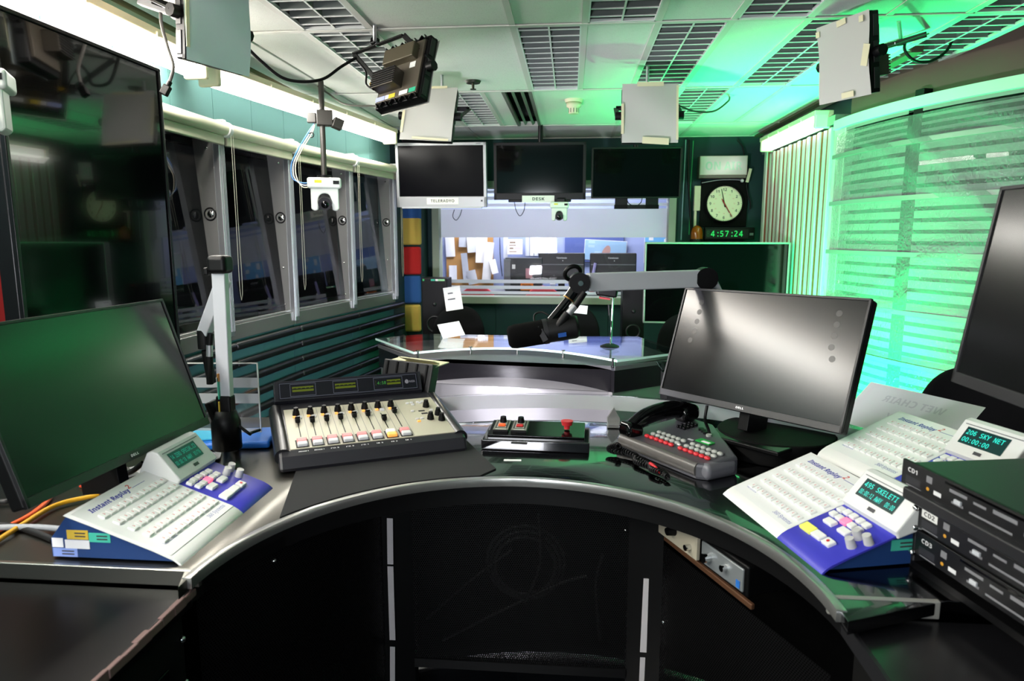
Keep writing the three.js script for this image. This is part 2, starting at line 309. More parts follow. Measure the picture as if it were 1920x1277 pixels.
// ================================================================ CURVED GLASS WALL ON THE RIGHT
const Q1 = [1.5, -4.15], RHO = 2.1, HEADR = 1.94;
const arcP = (t, dr = 0) => V(Q1[0] + RHO - (RHO + dr) * Math.cos(t), 0, Q1[1] + (RHO + dr) * Math.sin(t));   // t = turn in radians, dr outward (into the studio)
function arcSheet(t0, t1, y0, y1, dr, n = 24) {
  const pos = [], uv = [], idx = [];
  for (let i = 0; i <= n; i++) { const t = t0 + (t1 - t0) * i / n, p = arcP(t, dr); for (const y of [y0, y1]) { pos.push(p.x, y, p.z); uv.push((t - t0) * RHO, y - y0); } }
  for (let i = 0; i < n; i++) { const a = i * 2; idx.push(a, a + 1, a + 2, a + 1, a + 3, a + 2); }
  const g = new THREE.BufferGeometry(); g.setAttribute('position', new THREE.Float32BufferAttribute(pos, 3)); g.setAttribute('uv', new THREE.Float32BufferAttribute(uv, 2)); g.setIndex(idx); g.computeVertexNormals(); return g;
}
function arcBar(t0, t1, y0, y1, dr0, dr1, n = 20) { // solid curved bar
  const s = []; for (let i = 0; i <= n; i++) { const p = arcP(t0 + (t1 - t0) * i / n, dr1); s.push([p.x, p.z]); } for (let i = n; i >= 0; i--) { const p = arcP(t0 + (t1 - t0) * i / n, dr0); s.push([p.x, p.z]); }
  return slab(s, y0, y1);
}
{
  const w = structure('wall_right', 'curved glass wall with frosted horizontal stripes and steel rails', 'wall');
  const rails = [1.76, 1.50, 1.23, .95, .70, .45, .2], bays = [[0, .30], [.34, .95], [.99, 1.6]];
  part(w, 'header', arcBar(0, 1.6, HEADR - .03, HEADR + .02, -.05, .03, 30), std(0xd0d2d0, .4));
  part(w, 'upper_fascia', arcBar(0, 1.6, HEADR + .02, 2.3, -.1, -.06, 30), std(0x6a5c50, .85));
  part(w, 'bottom_rail', arcBar(0, 1.6, 0, .06, -.03, .03, 30), M.steel);
  for (const y of rails) part(w, 'glazing_rail', arcBar(0, 1.6, y - .011, y + .011, -.004, .026, 40), std(0x8d908d, .35, .3));
  for (const t of [.32, .97]) { const p = arcP(t, -.035); part(w, 'post', box(.055, 2.0, .05, .004), M.blackMetal, [p.x, 1.0, p.z], [t * 180 / Math.PI + 90, 0, 0]); }
  const frost = phys(0xb4b8b6, .8, 0, { transmission: .4, thickness: 0 });
  const ys = [HEADR - .03, ...rails, .06];
  for (const [t0, t1] of bays) for (let k = 0; k < ys.length - 1; k++) {
    const hi = ys[k], lo = ys[k + 1], h = hi - lo; part(w, 'pane', arcSheet(t0, t1, lo, hi, -.002), M.glass);
    const gap = .019, m = (h - 4 * gap) / 5.6; let y = hi;   // five frosted stripes, four clear gaps
    for (let j = 0; j < 5; j++) { const a = m * (j === 0 || j === 4 ? 1.3 : 1); part(w, 'frosted_stripe', arcSheet(t0, t1, y - a, y, .002), frost); y -= a + gap; }
  }
  const film = phys(0xdcdedd, .2, 0, { transmission: .85, thickness: 0, ior: 1.35, bumpMap: rep(blotch, 1.2, .7), bumpScale: .05 });
  const fold = [[.1, 1.9, -.55], [.25, 1.95, -.9], [.42, 1.9, -.35], [.55, 1.2, .4], [.2, 1.0, .5], [.7, 1.85, -.7]];   // creases: arc position, height, slope
  const filmG = (() => { const n = 90, m = 60, pos = [], uv = [], idx = []; for (let i = 0; i <= n; i++) for (let j = 0; j <= m; j++) { const t = .02 + .88 * i / n, y = .3 + (HEADR - .36) * j / m; let d = .022; for (const [t0, y0, k] of fold) { const e = ((y - y0) - k * (t - t0) * RHO) / .045; d += .012 * Math.exp(-e * e); } const p = arcP(t, d); pos.push(p.x, y, p.z); uv.push(t * RHO, y); } for (let i = 0; i < n; i++) for (let j = 0; j < m; j++) { const a = i * (m + 1) + j; idx.push(a, a + 1, a + m + 1, a + 1, a + m + 2, a + m + 1); } const g = new THREE.BufferGeometry(); g.setAttribute('position', new THREE.Float32BufferAttribute(pos, 3)); g.setAttribute('uv', new THREE.Float32BufferAttribute(uv, 2)); g.setIndex(idx); g.computeVertexNormals(); return g; })();
  part(w, 'clear_film', filmG, film, null, null, 'crinkled clear plastic film');
  // side wall on beyond the frame
  const e = arcP(1.6);
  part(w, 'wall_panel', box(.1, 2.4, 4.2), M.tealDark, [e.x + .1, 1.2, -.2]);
  // dim lobby beyond the glass
  const lob = std(0x3b4541, .9);
  part(w, 'lobby_wall', box(.1, 2.6, 6), lob, [5.2, 1.2, -4]); part(w, 'lobby_wall', box(4, 2.6, .1), lob, [3.3, 1.2, -6.6]); part(w, 'lobby_ceiling', box(3.8, .1, 5), lob, [3.45, 2.45, -4.6]);
  for (let i = 0; i < 5; i++) {
    const l = thing('lobby_downlight', 'small square downlight seen through the striped curved glass', 'ceiling light', [2.6 + i * .34, 2.36, -4.6 + i * .42], null, 'downlights in the lobby beyond the curved glass');
    part(l, 'lens', box(.1, .02, .1, .004), glow(0xfff0d8, 4)); part(l, 'trim', box(.14, .01, .14, .003), M.white, [0, .014, 0]);
  }
}
// folding partition between back corner and curved glass
{
  const f = thing('folding_partition', 'folded concertina door of pale metal leaves with rust red edges', 'folding door', [0, 0, 0]);
  const leaf = std(0xc9ccc4, .4, .15), rust = std(0x8c3c26, .6);
  const n = 15, a = atX(1452, 400, 1.5), z0 = -5.62, z1 = Q1[1] - .06;
  part(f, 'track', box(.08, .05, z1 - z0 + .1), M.alu, [1.52, 1.975, (z0 + z1) / 2]);
  const faceG = box(.022, 1.93, .062, .003), edgeG = box(.034, 1.92, .022);
  for (let i = 0; i < n; i++) { const z = z0 + (z1 - z0) * (i + .5) / n; part(f, 'leaf', faceG, leaf, [1.5 + .012 * (i % 2), .975, z], [i % 2 ? 10 : -6, 0, 0]); part(f, 'edge_strip', edgeG, rust, [1.512, .975, z - (z1 - z0) / n / 2]); }
  part(f, 'backing', box(.02, 1.93, z1 - z0), std(0x2e2a26, .8), [1.55, .975, (z0 + z1) / 2]);
  const post = mg(xf(box(.045, 1.86, .06, .004), [0, .93, 0]), xf(box(.03, 1.86, .04, .004), [.045, .93, -.01]));
  const p = atZ(1424, 600, -5.55); const ps = part(f, 'end_post', post, leaf, [p.x, .1, -5.55]); part(ps, 'red_stripe', box(.018, 1.86, .004), rust, [-.003, .93, .031]);
  const e = structure('trim_1', 'wide pale metal jamb beside the folded door', 'trim'); part(e, 'jamb', box(.05, 1.95, .16, .004), std(0xd3d6d0, .35, .2), [1.52, .975, Q1[1] + .03]);
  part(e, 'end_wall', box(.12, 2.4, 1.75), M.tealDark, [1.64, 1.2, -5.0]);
}
// ================================================================ CONTROL ROOM BEHIND THE BACK WINDOW
{
  const zf = -7.15, w = structure('wall_control_room', 'pale blue walls of the bright control room', 'wall');
  const bluew = std(0x9aa6cc, .8), pale = std(0xc9cfe0, .8);
  part(w, 'far_wall', box(3.6, 2.6, .1), bluew, [-.2, 1.25, zf - .05]); part(w, 'side_wall', box(.1, 2.6, 1.3), pale, [-1.75, 1.25, -6.55]); part(w, 'side_wall', box(.1, 2.6, 1.3), pale, [1.5, 1.25, -6.55]);
  part(w, 'control_ceiling', box(3.4, .1, 1.3), pale, [-.1, 2.4, -6.55]);
  const lamp = thing('control_room_lamp', 'bright square ceiling panel lamp in the control room', 'ceiling light', [-.3, 2.33, -6.5]);
  part(lamp, 'diffuser', box(1.6, .02, .5, .004), glow(0xf2f2ff, 4)); part(lamp, 'frame', box(1.66, .02, .56), M.white, [0, .014, 0]);
  areaLight('control_lamp_light', 0xeef0ff, 30, 1.6, .5, V(-.3, 2.3, -6.5), V(-.3, 0, -6.5));
  // cork board with papers
  const A = (x, y, z = zf + .03) => atZ(x, y, z);
  const cb = thing('cork_board', 'light brown cork board pinned with papers on the control room wall', 'notice board');
  const c0 = A(836, 440), c1 = A(925, 535); part(cb, 'board', box(c1.x - c0.x, c0.y - c1.y + .5, .02, .003), std(0xb98a50, .9, 0, { bumpMap: grain, bumpScale: .002 }), [(c0.x + c1.x) / 2, (c0.y + c1.y) / 2, zf + .02]);
  const sheets = [[844, 462, 17, 38, 2], [868, 450, 14, 26, -3], [885, 455, 18, 36, 4], [903, 462, 20, 60, -2], [849, 512, 15, 28, 1], [872, 500, 12, 50, 5], [885, 520, 18, 26, 12], [915, 490, 16, 70, -6], [926, 500, 12, 26, 14], [948, 460, 8, 46, 0]];
  const sheetLabs = ['tall stack of white notices at the top of the cork board', 'small grey notice pinned high on the cork board', 'wide grey sheet pinned at the middle of the cork board', 'long sheaf of white papers hanging on the cork board', 'white form pinned low on the cork board', 'folded white sheet hanging low on the cork board', 'tilted white sheet at the foot of the cork board', 'thick crumpled bundle of paper hanging off the board edge', 'crumpled grey plastic hanging by the board edge', 'narrow white sheet on the blue wall beside the cord'];
  sheets.forEach(([x, y, pw, ph, roll], i) => {
    const p = A(x, y, zf + .05 + .004 * i), s = 1280 / 7.2, g = new THREE.PlaneGeometry(pw / s, ph / s, 3, 6), a = g.attributes.position;
    for (let k = 0; k < a.count; k++) a.setZ(k, .012 * Math.sin(a.getY(k) * 9 + i) + .008 * Math.cos(a.getX(k) * 30 + i)); g.computeVertexNormals();
    const m = std([0xf2f2f2, 0xc8ccd2, 0xd8dade, 0xf6f4f0][i % 4], .8); m.side = THREE.DoubleSide;
    single('pinned_paper', sheetLabs[i], 'paper', g, m, p, [0, 0, roll], 'papers on the cork board');
  });
  // hanging cord
  single('dangling_cable', 'thin dark cord hanging down the blue control room wall', 'cord', tube([A(937, 440), A(938, 480), A(940, 505), A(942, 518)], .004, 16, 5), M.black);
  // white sheets row and red round magnet
  const fl = thing('hanging_files', 'row of white hanging folders by a red round magnet', 'files');
  for (let i = 0; i < 6; i++) { const p = A(990 + i * 8, 462, zf + .08); part(fl, 'folder', box(.038, .2, .05, .006), i % 2 ? M.white : std(0xcfd3de, .7), p, [8 * (i - 3), 0, 0]); }
  single('red_magnet', 'round red magnet on the hanging white folders', 'magnet', xf(cyl(.022, .024, .014, 18), [0, 0, 0], [0, 90, 0]), std(0xd02030, .4), A(1025, 450, zf + .13));
  const cal = thing('desk_calendar', 'white tent calendar with red and brown print', 'calendar', A(966, 463, zf + .12));
  decal(cal, 'front_page', .15, .15, printMat(canvas(64, 64, (x) => { x.fillStyle = '#f4ece4'; x.fillRect(0, 0, 64, 64); x.fillStyle = '#6b5a48'; x.fillRect(8, 8, 26, 8); x.fillRect(6, 22, 30, 5); x.fillRect(8, 34, 18, 8); x.fillStyle = '#e5a3ab'; x.fillRect(28, 32, 32, 12); x.fillStyle = '#8a7a6a'; x.fillRect(6, 50, 34, 6); })), [0, 0, .03], [0, -16, 0]);
  part(cal, 'back_page', box(.15, .16, .004), M.white, [0, 0, -.03], [0, 16, 0]);
  // maps
  const map1 = A(1135, 470, zf + .04);
  const mp = thing('wall_map', 'pale blue wall map with a brown land mass on the control room wall', 'map', map1, [0, 0, -3]);
  decal(mp, 'sheet', .42, .2, printMat(canvas(128, 64, (x) => { x.fillStyle = '#8fb2cc'; x.fillRect(0, 0, 128, 64); x.fillStyle = '#a8c4d8'; for (let i = 0; i < 9; i++) x.fillRect(rnd() * 128, rnd() * 64, 20, 8); x.fillStyle = '#b08a80'; x.beginPath(); x.ellipse(66, 40, 12, 26, .3, 0, 7); x.fill(); }))); part(mp, 'backing', box(.43, .21, .006), M.white, [0, 0, -.006]);
  const map2 = A(1232, 458, zf + .2);
  const m2 = thing('blue_chart', 'bright blue chart with white shapes at the window edge', 'map', map2);
  decal(m2, 'sheet', .24, .36, printMat(canvas(64, 96, (x) => { x.fillStyle = '#6fb4e4'; x.fillRect(0, 0, 64, 96); x.fillStyle = '#e8ecec'; for (const [a, b, c, d] of [[10, 20, 12, 18], [40, 14, 18, 10], [50, 34, 12, 12], [22, 52, 8, 22]]) x.fillRect(a, b, c, d); }))); part(m2, 'backing', box(.25, .37, .006), M.white, [0, 0, -.006]);
  const pb = A(1105, 458, zf + .02); single('blue_partition', 'dull blue fabric partition behind the control room monitors', 'partition', box(.6, .36, .03, .004), std(0x51609a, .9), [pb.x + .05, pb.y, zf + .02]);
  // counter with equipment
  const ct = thing('control_counter', 'grey control room counter under the window', 'counter', [-.2, 0, -6.45]); part(ct, 'worktop', box(2.7, .04, .7, .004), M.midGrey, [.05, .8, 0]); part(ct, 'front_panel', box(2.7, .78, .03), M.darkGrey, [.05, .39, .3]);
  [[1053, 510, 'black monitor seen from behind, beside the black equipment cabinet'], [1149, 510, 'black monitor seen from behind, beside the bright blue chart']].forEach(([x, y, lab]) => {
    const p = atZ(x, y, -6.3), m = thing('control_room_monitor', lab, 'monitor', [p.x, .82, -6.3], null, 'monitor backs in the control room');
    part(m, 'back_shell', box(.42, .26, .05, .012), M.charcoal, [0, .215, 0]); part(m, 'ridge', box(.4, .008, .006, .002), M.midGrey, [0, .24, .026]);
    decal(m, 'maker_print', .12, .03, clearPrint(words('ViewSonic', '#d8d8d8', 40, 'serif')), [0, .3, .0265]); part(m, 'badge', cyl(.004, .004, .002, 10), M.white, [.01, .275, .026], [0, 90, 0]);
    part(m, 'stand', mg(xf(box(.06, .1, .03), [0, .05, -.01]), xf(box(.2, .012, .16, .003), [0, .006, 0])), M.black);
  });
  const pc = atZ(983, 500, -6.35), cas = thing('black_equipment_case', 'black equipment cabinet with pink notice in the control room', 'cabinet', [pc.x, .82, -6.35]);
  part(cas, 'case_body', box(.34, .3, .2, .005), std(0x1d2225, .5), [0, .15, 0]); decal(cas, 'notice', .06, .09, std(0xb98a92, .8), [.05, .16, .102]); decal(cas, 'label_print', .03, .04, M.white, [-.09, .22, .102]); part(cas, 'shelf_edge', box(.06, .28, .02, .002), M.midGrey, [-.15, .15, .1]);
  const os = atZ(988, 522, -6.2); const sg = thing('orange_notice', 'small orange notice card with black lettering on the counter', 'sign', [os.x, .865, -6.2]);
  part(sg, 'card', box(.115, .075, .02, .003), std(0xe27a20, .7)); decal(sg, 'lettering', .09, .025, clearPrint(words('BAWAL', '#4a2408', 48)), [0, .012, .011]);
  const bt = atZ(1110, 516, -6.18), bo = thing('white_bottle', 'white bottle with a red base between the monitor backs', 'bottle', [bt.x, .82, -6.18]);
  part(bo, 'body', lathe([[0, .012], [.02, .012], [.02, .1], [.009, .12], [.009, .14], [0, .14]], 16), M.white); part(bo, 'base', cyl(.021, .021, .02, 16), M.redBtn, [0, .01, 0]);
  const st = thing('lilac_tube', 'slanted lilac plastic tube leaning beside the white bottle', 'tube', [atZ(1107, 490, -6.22).x, .82, -6.22], [0, 0, -10]); part(st, 'tube_body', bar([0, 0, 0], [0, .26, 0], .013), std(0x9a94c4, .5));
  [[895, 'red chair back seen low in the control room window, by the papers'], [1018, 'red chair back seen low in the control room window, under the orange notice']].forEach(([x, lab]) => {
    const p = atZ(x, 556, -6.02), c = thing('red_chair', lab, 'chair', [p.x, 0, -6.02]);
    part(c, 'backrest', xf(new THREE.SphereGeometry(1, 20, 14), [0, 0, 0]).scale(.19, .22, .03), std(0xc23a46, .7), [0, .665, 0]); part(c, 'seat', box(.4, .06, .12, .02), std(0xc23a46, .7), [0, .42, -.03]); part(c, 'post', cyl(.03, .03, .4, 12), M.black, [0, .2, -.03]);
  });
  const bl = atZ(1030, 532, -6.2); const bb = thing('blue_white_box', 'small white and blue box on the control counter', 'box', [bl.x, .82, -6.22]); part(bb, 'carton', box(.13, .05, .1, .004), std(0x2f4fa4, .6), [0, .026, 0]); part(bb, 'lid', box(.05, .02, .06, .004), M.lightGrey, [.03, .061, 0]);
}

// ================================================================ FLUORESCENT WALL LAMPS
function fluorescent(a, b, label, power, inward, color = WARM, emit = 24) {
  const f = thing('fluorescent_fixture', label, 'wall light', V(0, 0, 0));
  const d = b.clone().sub(a).normalize();
  part(f, 'base_tray', beam(a.clone().add(V(0, .045, 0)), b.clone().add(V(0, .045, 0)), .11, .03, V(0, 1, 0), .006), std(0xd8cdb0, .5));
  part(f, 'diffuser', beam(a.clone().addScaledVector(d, .03), b.clone().addScaledVector(d, -.03), .095, .075, V(0, 1, 0), .032), glow(color, emit, 0xf2ead8), null, null, 'glowing diffuser');
  for (const p of [a.clone().addScaledVector(d, .015), b.clone().addScaledVector(d, -.015)]) part(f, 'end_cap', beam(p.clone().addScaledVector(d, -.015), p.clone().addScaledVector(d, .015), .1, .085, V(0, 1, 0), .01), std(0xe2d9bd, .5));
  for (let i = 1; i < 5; i++) { const p = a.clone().lerp(b, i / 5); part(f, 'clip', box(.012, .02, .012, .003), M.cream, p.clone().add(V(0, .036, 0)).addScaledVector(inward, .056)); }
  const mid = a.clone().lerp(b, .5), len = a.distanceTo(b);
  const l = areaLight(f.name + '_light', color, power, len * .95, .08, mid.clone().add(V(0, -.055, 0)).addScaledVector(inward, .05), mid.clone().add(V(0, -2, 0)).addScaledVector(inward, 1.6));
  l.lookAt(mid.clone().add(V(0, -2, 0)).addScaledVector(inward, 1.6));
  return f;
}
const FL = 1.995;
fluorescent(V(-1.56, FL, -2.93), V(-1.27, FL, -4.85), 'long lit fluorescent fixture over the slanted windows, running to the silver framed screen', 50, V(1, 0, 0), WARM, 12);
fluorescent(V(-1.54, FL, -1.0), V(-1.54, FL, -2.82), 'lit fluorescent fixture running above the tall black screen', 50, V(1, 0, 0), WARM, 40);
fluorescent(V(-1.54, FL, 1.2), V(-1.54, FL, -.85), 'lit fluorescent fixture on the wall behind the presenter seat', 60, V(1, 0, 0), WARM, 50);
fluorescent(V(1.455, 1.985, -5.45), V(1.46, 1.985, -4.28), 'short lit fluorescent fixture above the concertina door', 6, V(-1, 0, 0), WARM, 5);

// ================================================================ GREEN FLOOR LAMPS behind the right side of the console
[[1.14, -4.05, [1.42, 1.5, -4.25], 16, 'black floor wash lamp glowing green at the foot of the concertina door'], [1.2, -3.35, [1.62, 1.15, -3.75], 50, 'black floor wash lamp glowing green behind the rear replay keyboard']].forEach(([x, z, aim, power, lab]) => {
  const l = thing('green_floor_lamp', lab, 'stage light', V(x, 0, z));
  part(l, 'can', lathe([[0, .06], [.085, .06], [.095, .2], [.1, .26], [.092, .26], [.085, .2]], 24), M.black); part(l, 'lens', cyl(.088, .088, .01, 24), glow(0x22ff8a, 4), [0, .235, 0]); part(l, 'foot', mg(xf(box(.24, .012, .12, .004), [0, .006, 0]), xf(box(.012, .1, .04, .002), [-.1, .06, 0]), xf(box(.012, .1, .04, .002), [.1, .06, 0])), M.blackMetal);
  spot(l.name + '_light', 0x22ff8a, power, V(x, .27, z), V(...aim), R(x > 1.15 ? 60 : 72), .8, 4);
});

{ // added fill panel and stand out of view, brightening the ceiling by bounce
  const c = V(-.5, 1.15, .75), aim = V(-.2, 2.12, -1.7), t = thing('bounce_light', 'added fill light panel on a stand behind the presenter seat, turned to the ceiling', 'studio light', c);
  t.lookAt(aim); part(t, 'body', box(.5, .36, .05, .006), M.black, [0, 0, -.03]); part(t, 'lit_face', box(.46, .32, .006), glow(0xf6f8ff, 3, 0xdddddd), [0, 0, 0]); part(t, 'rim', mg(xf(box(.5, .02, .02), [0, .17, 0]), xf(box(.5, .02, .02), [0, -.17, 0])), M.black);
  const s = thing('added_light_stand', 'black tripod stand added to carry the bounced fill panel', 'added light stand', [-.5, 0, .8]); part(s, 'pole', bar([0, .15, 0], [0, 1.08, 0], .014), M.black); for (let i = 0; i < 3; i++) { const a = i * 2.094; part(s, 'leg', bar([0, .45, 0], [.34 * Math.sin(a), .01, .34 * Math.cos(a)], .01), M.black); }
  areaLight('bounce_light_light', 0xf6f8ff, 42, .46, .32, c.clone().lerp(aim, .012), aim);
}

// ================================================================ LED PANELS HUNG FROM THE CEILING
function ledPanel({ pos, rot, label, w = .25, h = .265, mount, arm, tapes = [], back = false, front = M.diffusion }) {
  const p = thing('led_panel', label, 'studio light', pos, rot, 'square studio light panels under the ceiling');
  part(p, 'body', box(w, h, .03, .004), M.blackMetal, [0, 0, -.017]);
  part(p, 'rim', mg(xf(box(w, .012, .012), [0, h / 2 - .006, 0]), xf(box(w, .012, .012), [0, -h / 2 + .006, 0]), xf(box(.012, h, .012), [-w / 2 + .006, 0, 0]), xf(box(.012, h, .012), [w / 2 - .006, 0, 0])), M.black);
  const g = new THREE.PlaneGeometry(w * 1.02, h * 1.03, 8, 8), a = g.attributes.position;
  for (let i = 0; i < a.count; i++) a.setZ(i, .004 * Math.sin(a.getX(i) * 17 + a.getY(i) * 23)); g.computeVertexNormals();
  part(p, 'diffusion_sheet', g, front, [0, 0, .012], null, 'taped diffusion sheet');
  for (const [x, y, tw, th, r] of tapes) part(p, 'masking_tape', box(tw, th, .0015), M.tape, [x * w, y * h, .018], [0, 0, r || 0]);
  for (const s of [-1, 1]) { part(p, 'knob', xf(cyl(.02, .02, .03, 8), [0, 0, 0], [0, 0, 90]), M.black, [s * (w / 2 + .016), 0, -.018]); for (let i = 0; i < 3; i++) part(p, 'side_vent', box(.004, h * .26, .022, .001), M.charcoal, [s * (w / 2 + .001), (i - 1) * h * .32, -.017]); }
  // rear
  part(p, 'rear_plate', box(w * .86, h * .86, .012, .003), std(0x5b5348, .5, .3), [0, 0, -.036]);
  const drv = part(p, 'driver_box', box(w * .5, h * .26, .05, .004), std(0x4a443c, .45, .5), [w * .16, -h * .16, -.066]);
  for (let i = 0; i < 7; i++) part(drv, 'fin', box(w * .5, .004, .006), M.charcoal, [0, -h * .11 + i * h * .037, -.027]);
  part(p, 'upper_housing', box(w * .66, h * .24, .035, .004), std(0x57503f, .5, .3), [.0, h * .24, -.055]);
  if (back) { // rim teeth and stickers, visible from behind
    for (let i = 0; i < 9; i++) { const x = (i - 4) * w / 9.4; for (const s of [-1, 1]) part(p, 'rib', box(.004, .022, .03, .001), M.black, [x, s * h * .465, -.03], [0, 0, i % 2 ? 35 : -35]); }
    for (const [x, c, ww] of [[.36, 0xa9b2e8, .05], [.21, 0xe6e6e4, .02], [.1, 0xd8c02a, .035], [-.15, 0xe6e6e4, .045], [-.34, 0x28b48a, .035]]) part(p, 'sticker', box(ww, .018, .001), std(c, .6), [x * w, -h * .375, -.043]);
    part(p, 'sticker', box(.03, .024, .001), M.white, [-.25 * w, h * .05, -.043]); part(p, 'power_plug', bar([w * .42, -h * .14, -.07], [w * .52, -h * .16, -.07], .008), std(0xc8a020, .5));
  }
  // yoke
  const yk = h * .78;
  if (mount) {
    p.updateMatrixWorld(true); const inv = p.matrixWorld.clone().invert(), m = mount.clone().applyMatrix4(inv), j = (arm ? arm.clone() : mount.clone().add(V(0, -.06, 0))).applyMatrix4(inv);
    const e = [-1, 1].map((s) => V(s * (w / 2 + .022), 0, -.018)), mid = j;
    const off = mid.clone().sub(V(0, 0, -.018)); const c = e.map((q) => q.clone().addScaledVector(off, .9));
    part(p, 'yoke', mg(beam(e[0], c[0], .006, .022, V(1, 0, 0)), beam(e[1], c[1], .006, .022, V(1, 0, 0)), beam(c[0], c[1], .022, .006, off.clone().normalize())), M.black);
    part(p, 'ceiling_stem', mg(bar(c[0].clone().lerp(c[1], .5), j, .009), bar(j, m, .008)), M.alu);
    part(p, 'clamp', mg(xf(box(.03, .03, .03, .006), j)), M.black);
  }
  return p;
}
M.diffusion = std(0xb9b9b2, .8, 0, { side: THREE.DoubleSide }); M.diffusionShade = std(0xd8e6ea, .75, 0, { side: THREE.DoubleSide });  // second sheet is white too; its bluish shade is put into the colour
ledPanel({ pos: [.35, 1.872, -3.3], rot: [.4, -10.5, 0], label: 'square light panel with tape along its lower edge, hung before the dark third screen', mount: V(.35, 2.12, -3.45), arm: V(.35, 1.93, -3.45), tapes: [[0, .5, .12, .02, 0], [.1, -.49, .12, .03, -4], [-.5, -.1, .012, .14, 0], [.49, 0, .01, .25, 0]] });
ledPanel({ pos: [-.69, 1.895, -3.36], rot: [-4.8, -17, -3], label: 'square light panel hung before the silver framed screen', mount: V(-.66, 2.12, -3.55), arm: V(-.66, 1.96, -3.55), tapes: [[0, .49, .16, .012, 2], [-.49, 0, .012, .2, 0], [.1, -.49, .18, .01, -3]] });
ledPanel({ pos: [.966, 1.941, -2.654], rot: [-71, 9, -2], label: 'square light panel with torn tape, turned to the room, beside the hooked cable', mount: atY(1685, 38, 2.12), arm: atD(1690, 78, 2.85), tapes: [[-.47, .42, .02, .02, 0], [.02, .47, .045, .02, 6], [.4, .43, .02, .02, 0], [.46, -.02, .03, .07, -15], [.1, -.46, .06, .02, 0]] });
ledPanel({ pos: [-.653, 1.94, -2.783], rot: [147, 20.6, -5.7], label: 'light panel seen from behind with driver box, hung on a bent yoke', mount: atY(703, 45, 2.12), arm: atD(703, 78, 2.78), back: true });
ledPanel({ pos: [-1.13, 1.985, -2.2], rot: [70, 4, 0], label: 'white square light panel with blue shade tinted in, hung by the tall black screen', mount: atY(352, -12, 2.12), tapes: [[-.49, 0, .012, .2, 0]], front: M.diffusionShade });
// cables on the ceiling
single('lamp_cable', 'black cable drooping from the ceiling to the yoke of the rear facing light panel', 'cable', tube([atD(450, 75, 2.5), atD(490, 115, 2.55), atD(535, 148, 2.6), atD(600, 150, 2.65), atD(640, 125, 2.7), atD(668, 108, 2.72)], .006, 40), M.black);
single('yoke_cable', 'short black cable looping into the driver box of the rear facing light panel', 'cable', tube([atD(668, 112, 2.72), atD(686, 135, 2.72), atD(687, 158, 2.7), atD(700, 168, 2.67)], .004, 24), M.black);
single('hooked_cable', 'black cable hooked between ceiling and the panel beside the curved wall', 'cable', tube([atD(1700, 72, 2.85), atD(1696, 92, 2.85), atD(1712, 112, 2.85), atD(1740, 116, 2.85), atD(1775, 95, 2.85), atD(1789, 62, 2.85), atD(1791, 52, 2.86)], .006, 40), M.black);
single('coiled_lead', 'thin dark coiled lead from the taped panel to the ceiling', 'cable', tube([atD(1273, 198, 3.5), atD(1300, 208, 3.6), atD(1340, 208, 3.75), atD(1365, 190, 3.85), atY(1368, 183, 2.115)], .005, 30), M.black);
single('wall_lead', 'thin grey cable running along the ceiling to the square panels', 'cable', tube([atY(597, 162, 2.11), atY(615, 175, 2.1), atD(650, 196, 3.7), atD(710, 199, 3.7)], .005, 24), std(0x57564e, .6));
{
  const c = thing('power_lead', 'grey power lead with black plug hanging beside the tall screen', 'cable');
  part(c, 'lead', tube([atD(302, -5, 2.2), atD(302, 40, 2.2), atD(315, 90, 2.2), atD(325, 125, 2.2), atD(318, 155, 2.2)], .0055, 32), std(0x4c4a46, .6)); const a = atD(319, 153, 2.2), b = atD(306, 178, 2.2);
  part(c, 'plug', mg(bar(a, a.clone().lerp(b, .35), .008), beam(a.clone().lerp(b, .3), b, .026, .018, V(0, 0, 1), .004)), M.black);
}
{ // bracket arm at the upper left panel
  const b = thing('panel_arm', 'grey clamp arm with round knob on the shade tinted panel', 'bracket'); const a = atD(262, 2, 2.2), e = atD(336, 28, 2.2);
  part(b, 'arm_bar', beam(a, e, .03, .024, V(0, 1, 0), .004), M.midGrey); part(b, 'round_knob', xf(cyl(.024, .024, .03, 20), e.clone().add(V(.01, -.002, .02)), [0, 90, 0]), M.lightGrey); part(b, 'pin', bar(e, atD(366, 36, 2.15), .008), M.black);
  part(b, 'hanger', bar(atY(305, -30, 2.12), atD(300, 14, 2.2), .007), M.alu);
}
// sprinkler and smoke detector
{
  const p = atY(887, 151, CEIL), s = thing('sprinkler_head', 'dark round ceiling sprinkler head', 'sprinkler', p);
  part(s, 'rose', cyl(.042, .036, .012, 20), std(0x2c3026, .5, .5), [0, -.008, 0]); part(s, 'stem', cyl(.008, .006, .03, 10), std(0x3a3a30, .4, .7), [0, -.028, 0]); part(s, 'deflector', cyl(.016, .016, .003, 12), std(0x3a3a30, .4, .7), [0, -.044, 0]);
  const q = atY(1076, 186, CEIL), d = thing('smoke_detector', 'cream ceiling smoke detector with slotted collar', 'smoke detector', q);
  part(d, 'base', cyl(.055, .05, .02, 28), M.cream, [0, -.01, 0]); part(d, 'dome', lathe([[0, -.085], [.026, -.085], [.03, -.08], [.03, -.05], [.042, -.045], [.045, -.02], [0, -.02]], 28), M.cream); for (let i = 0; i < 10; i++) { const t = i / 10 * 6.283; part(d, 'slot', box(.004, .024, .004), M.darkGrey, [.0295 * Math.sin(t), -.066, .0295 * Math.cos(t)], [t * 57.3, 0, 0]); }
}
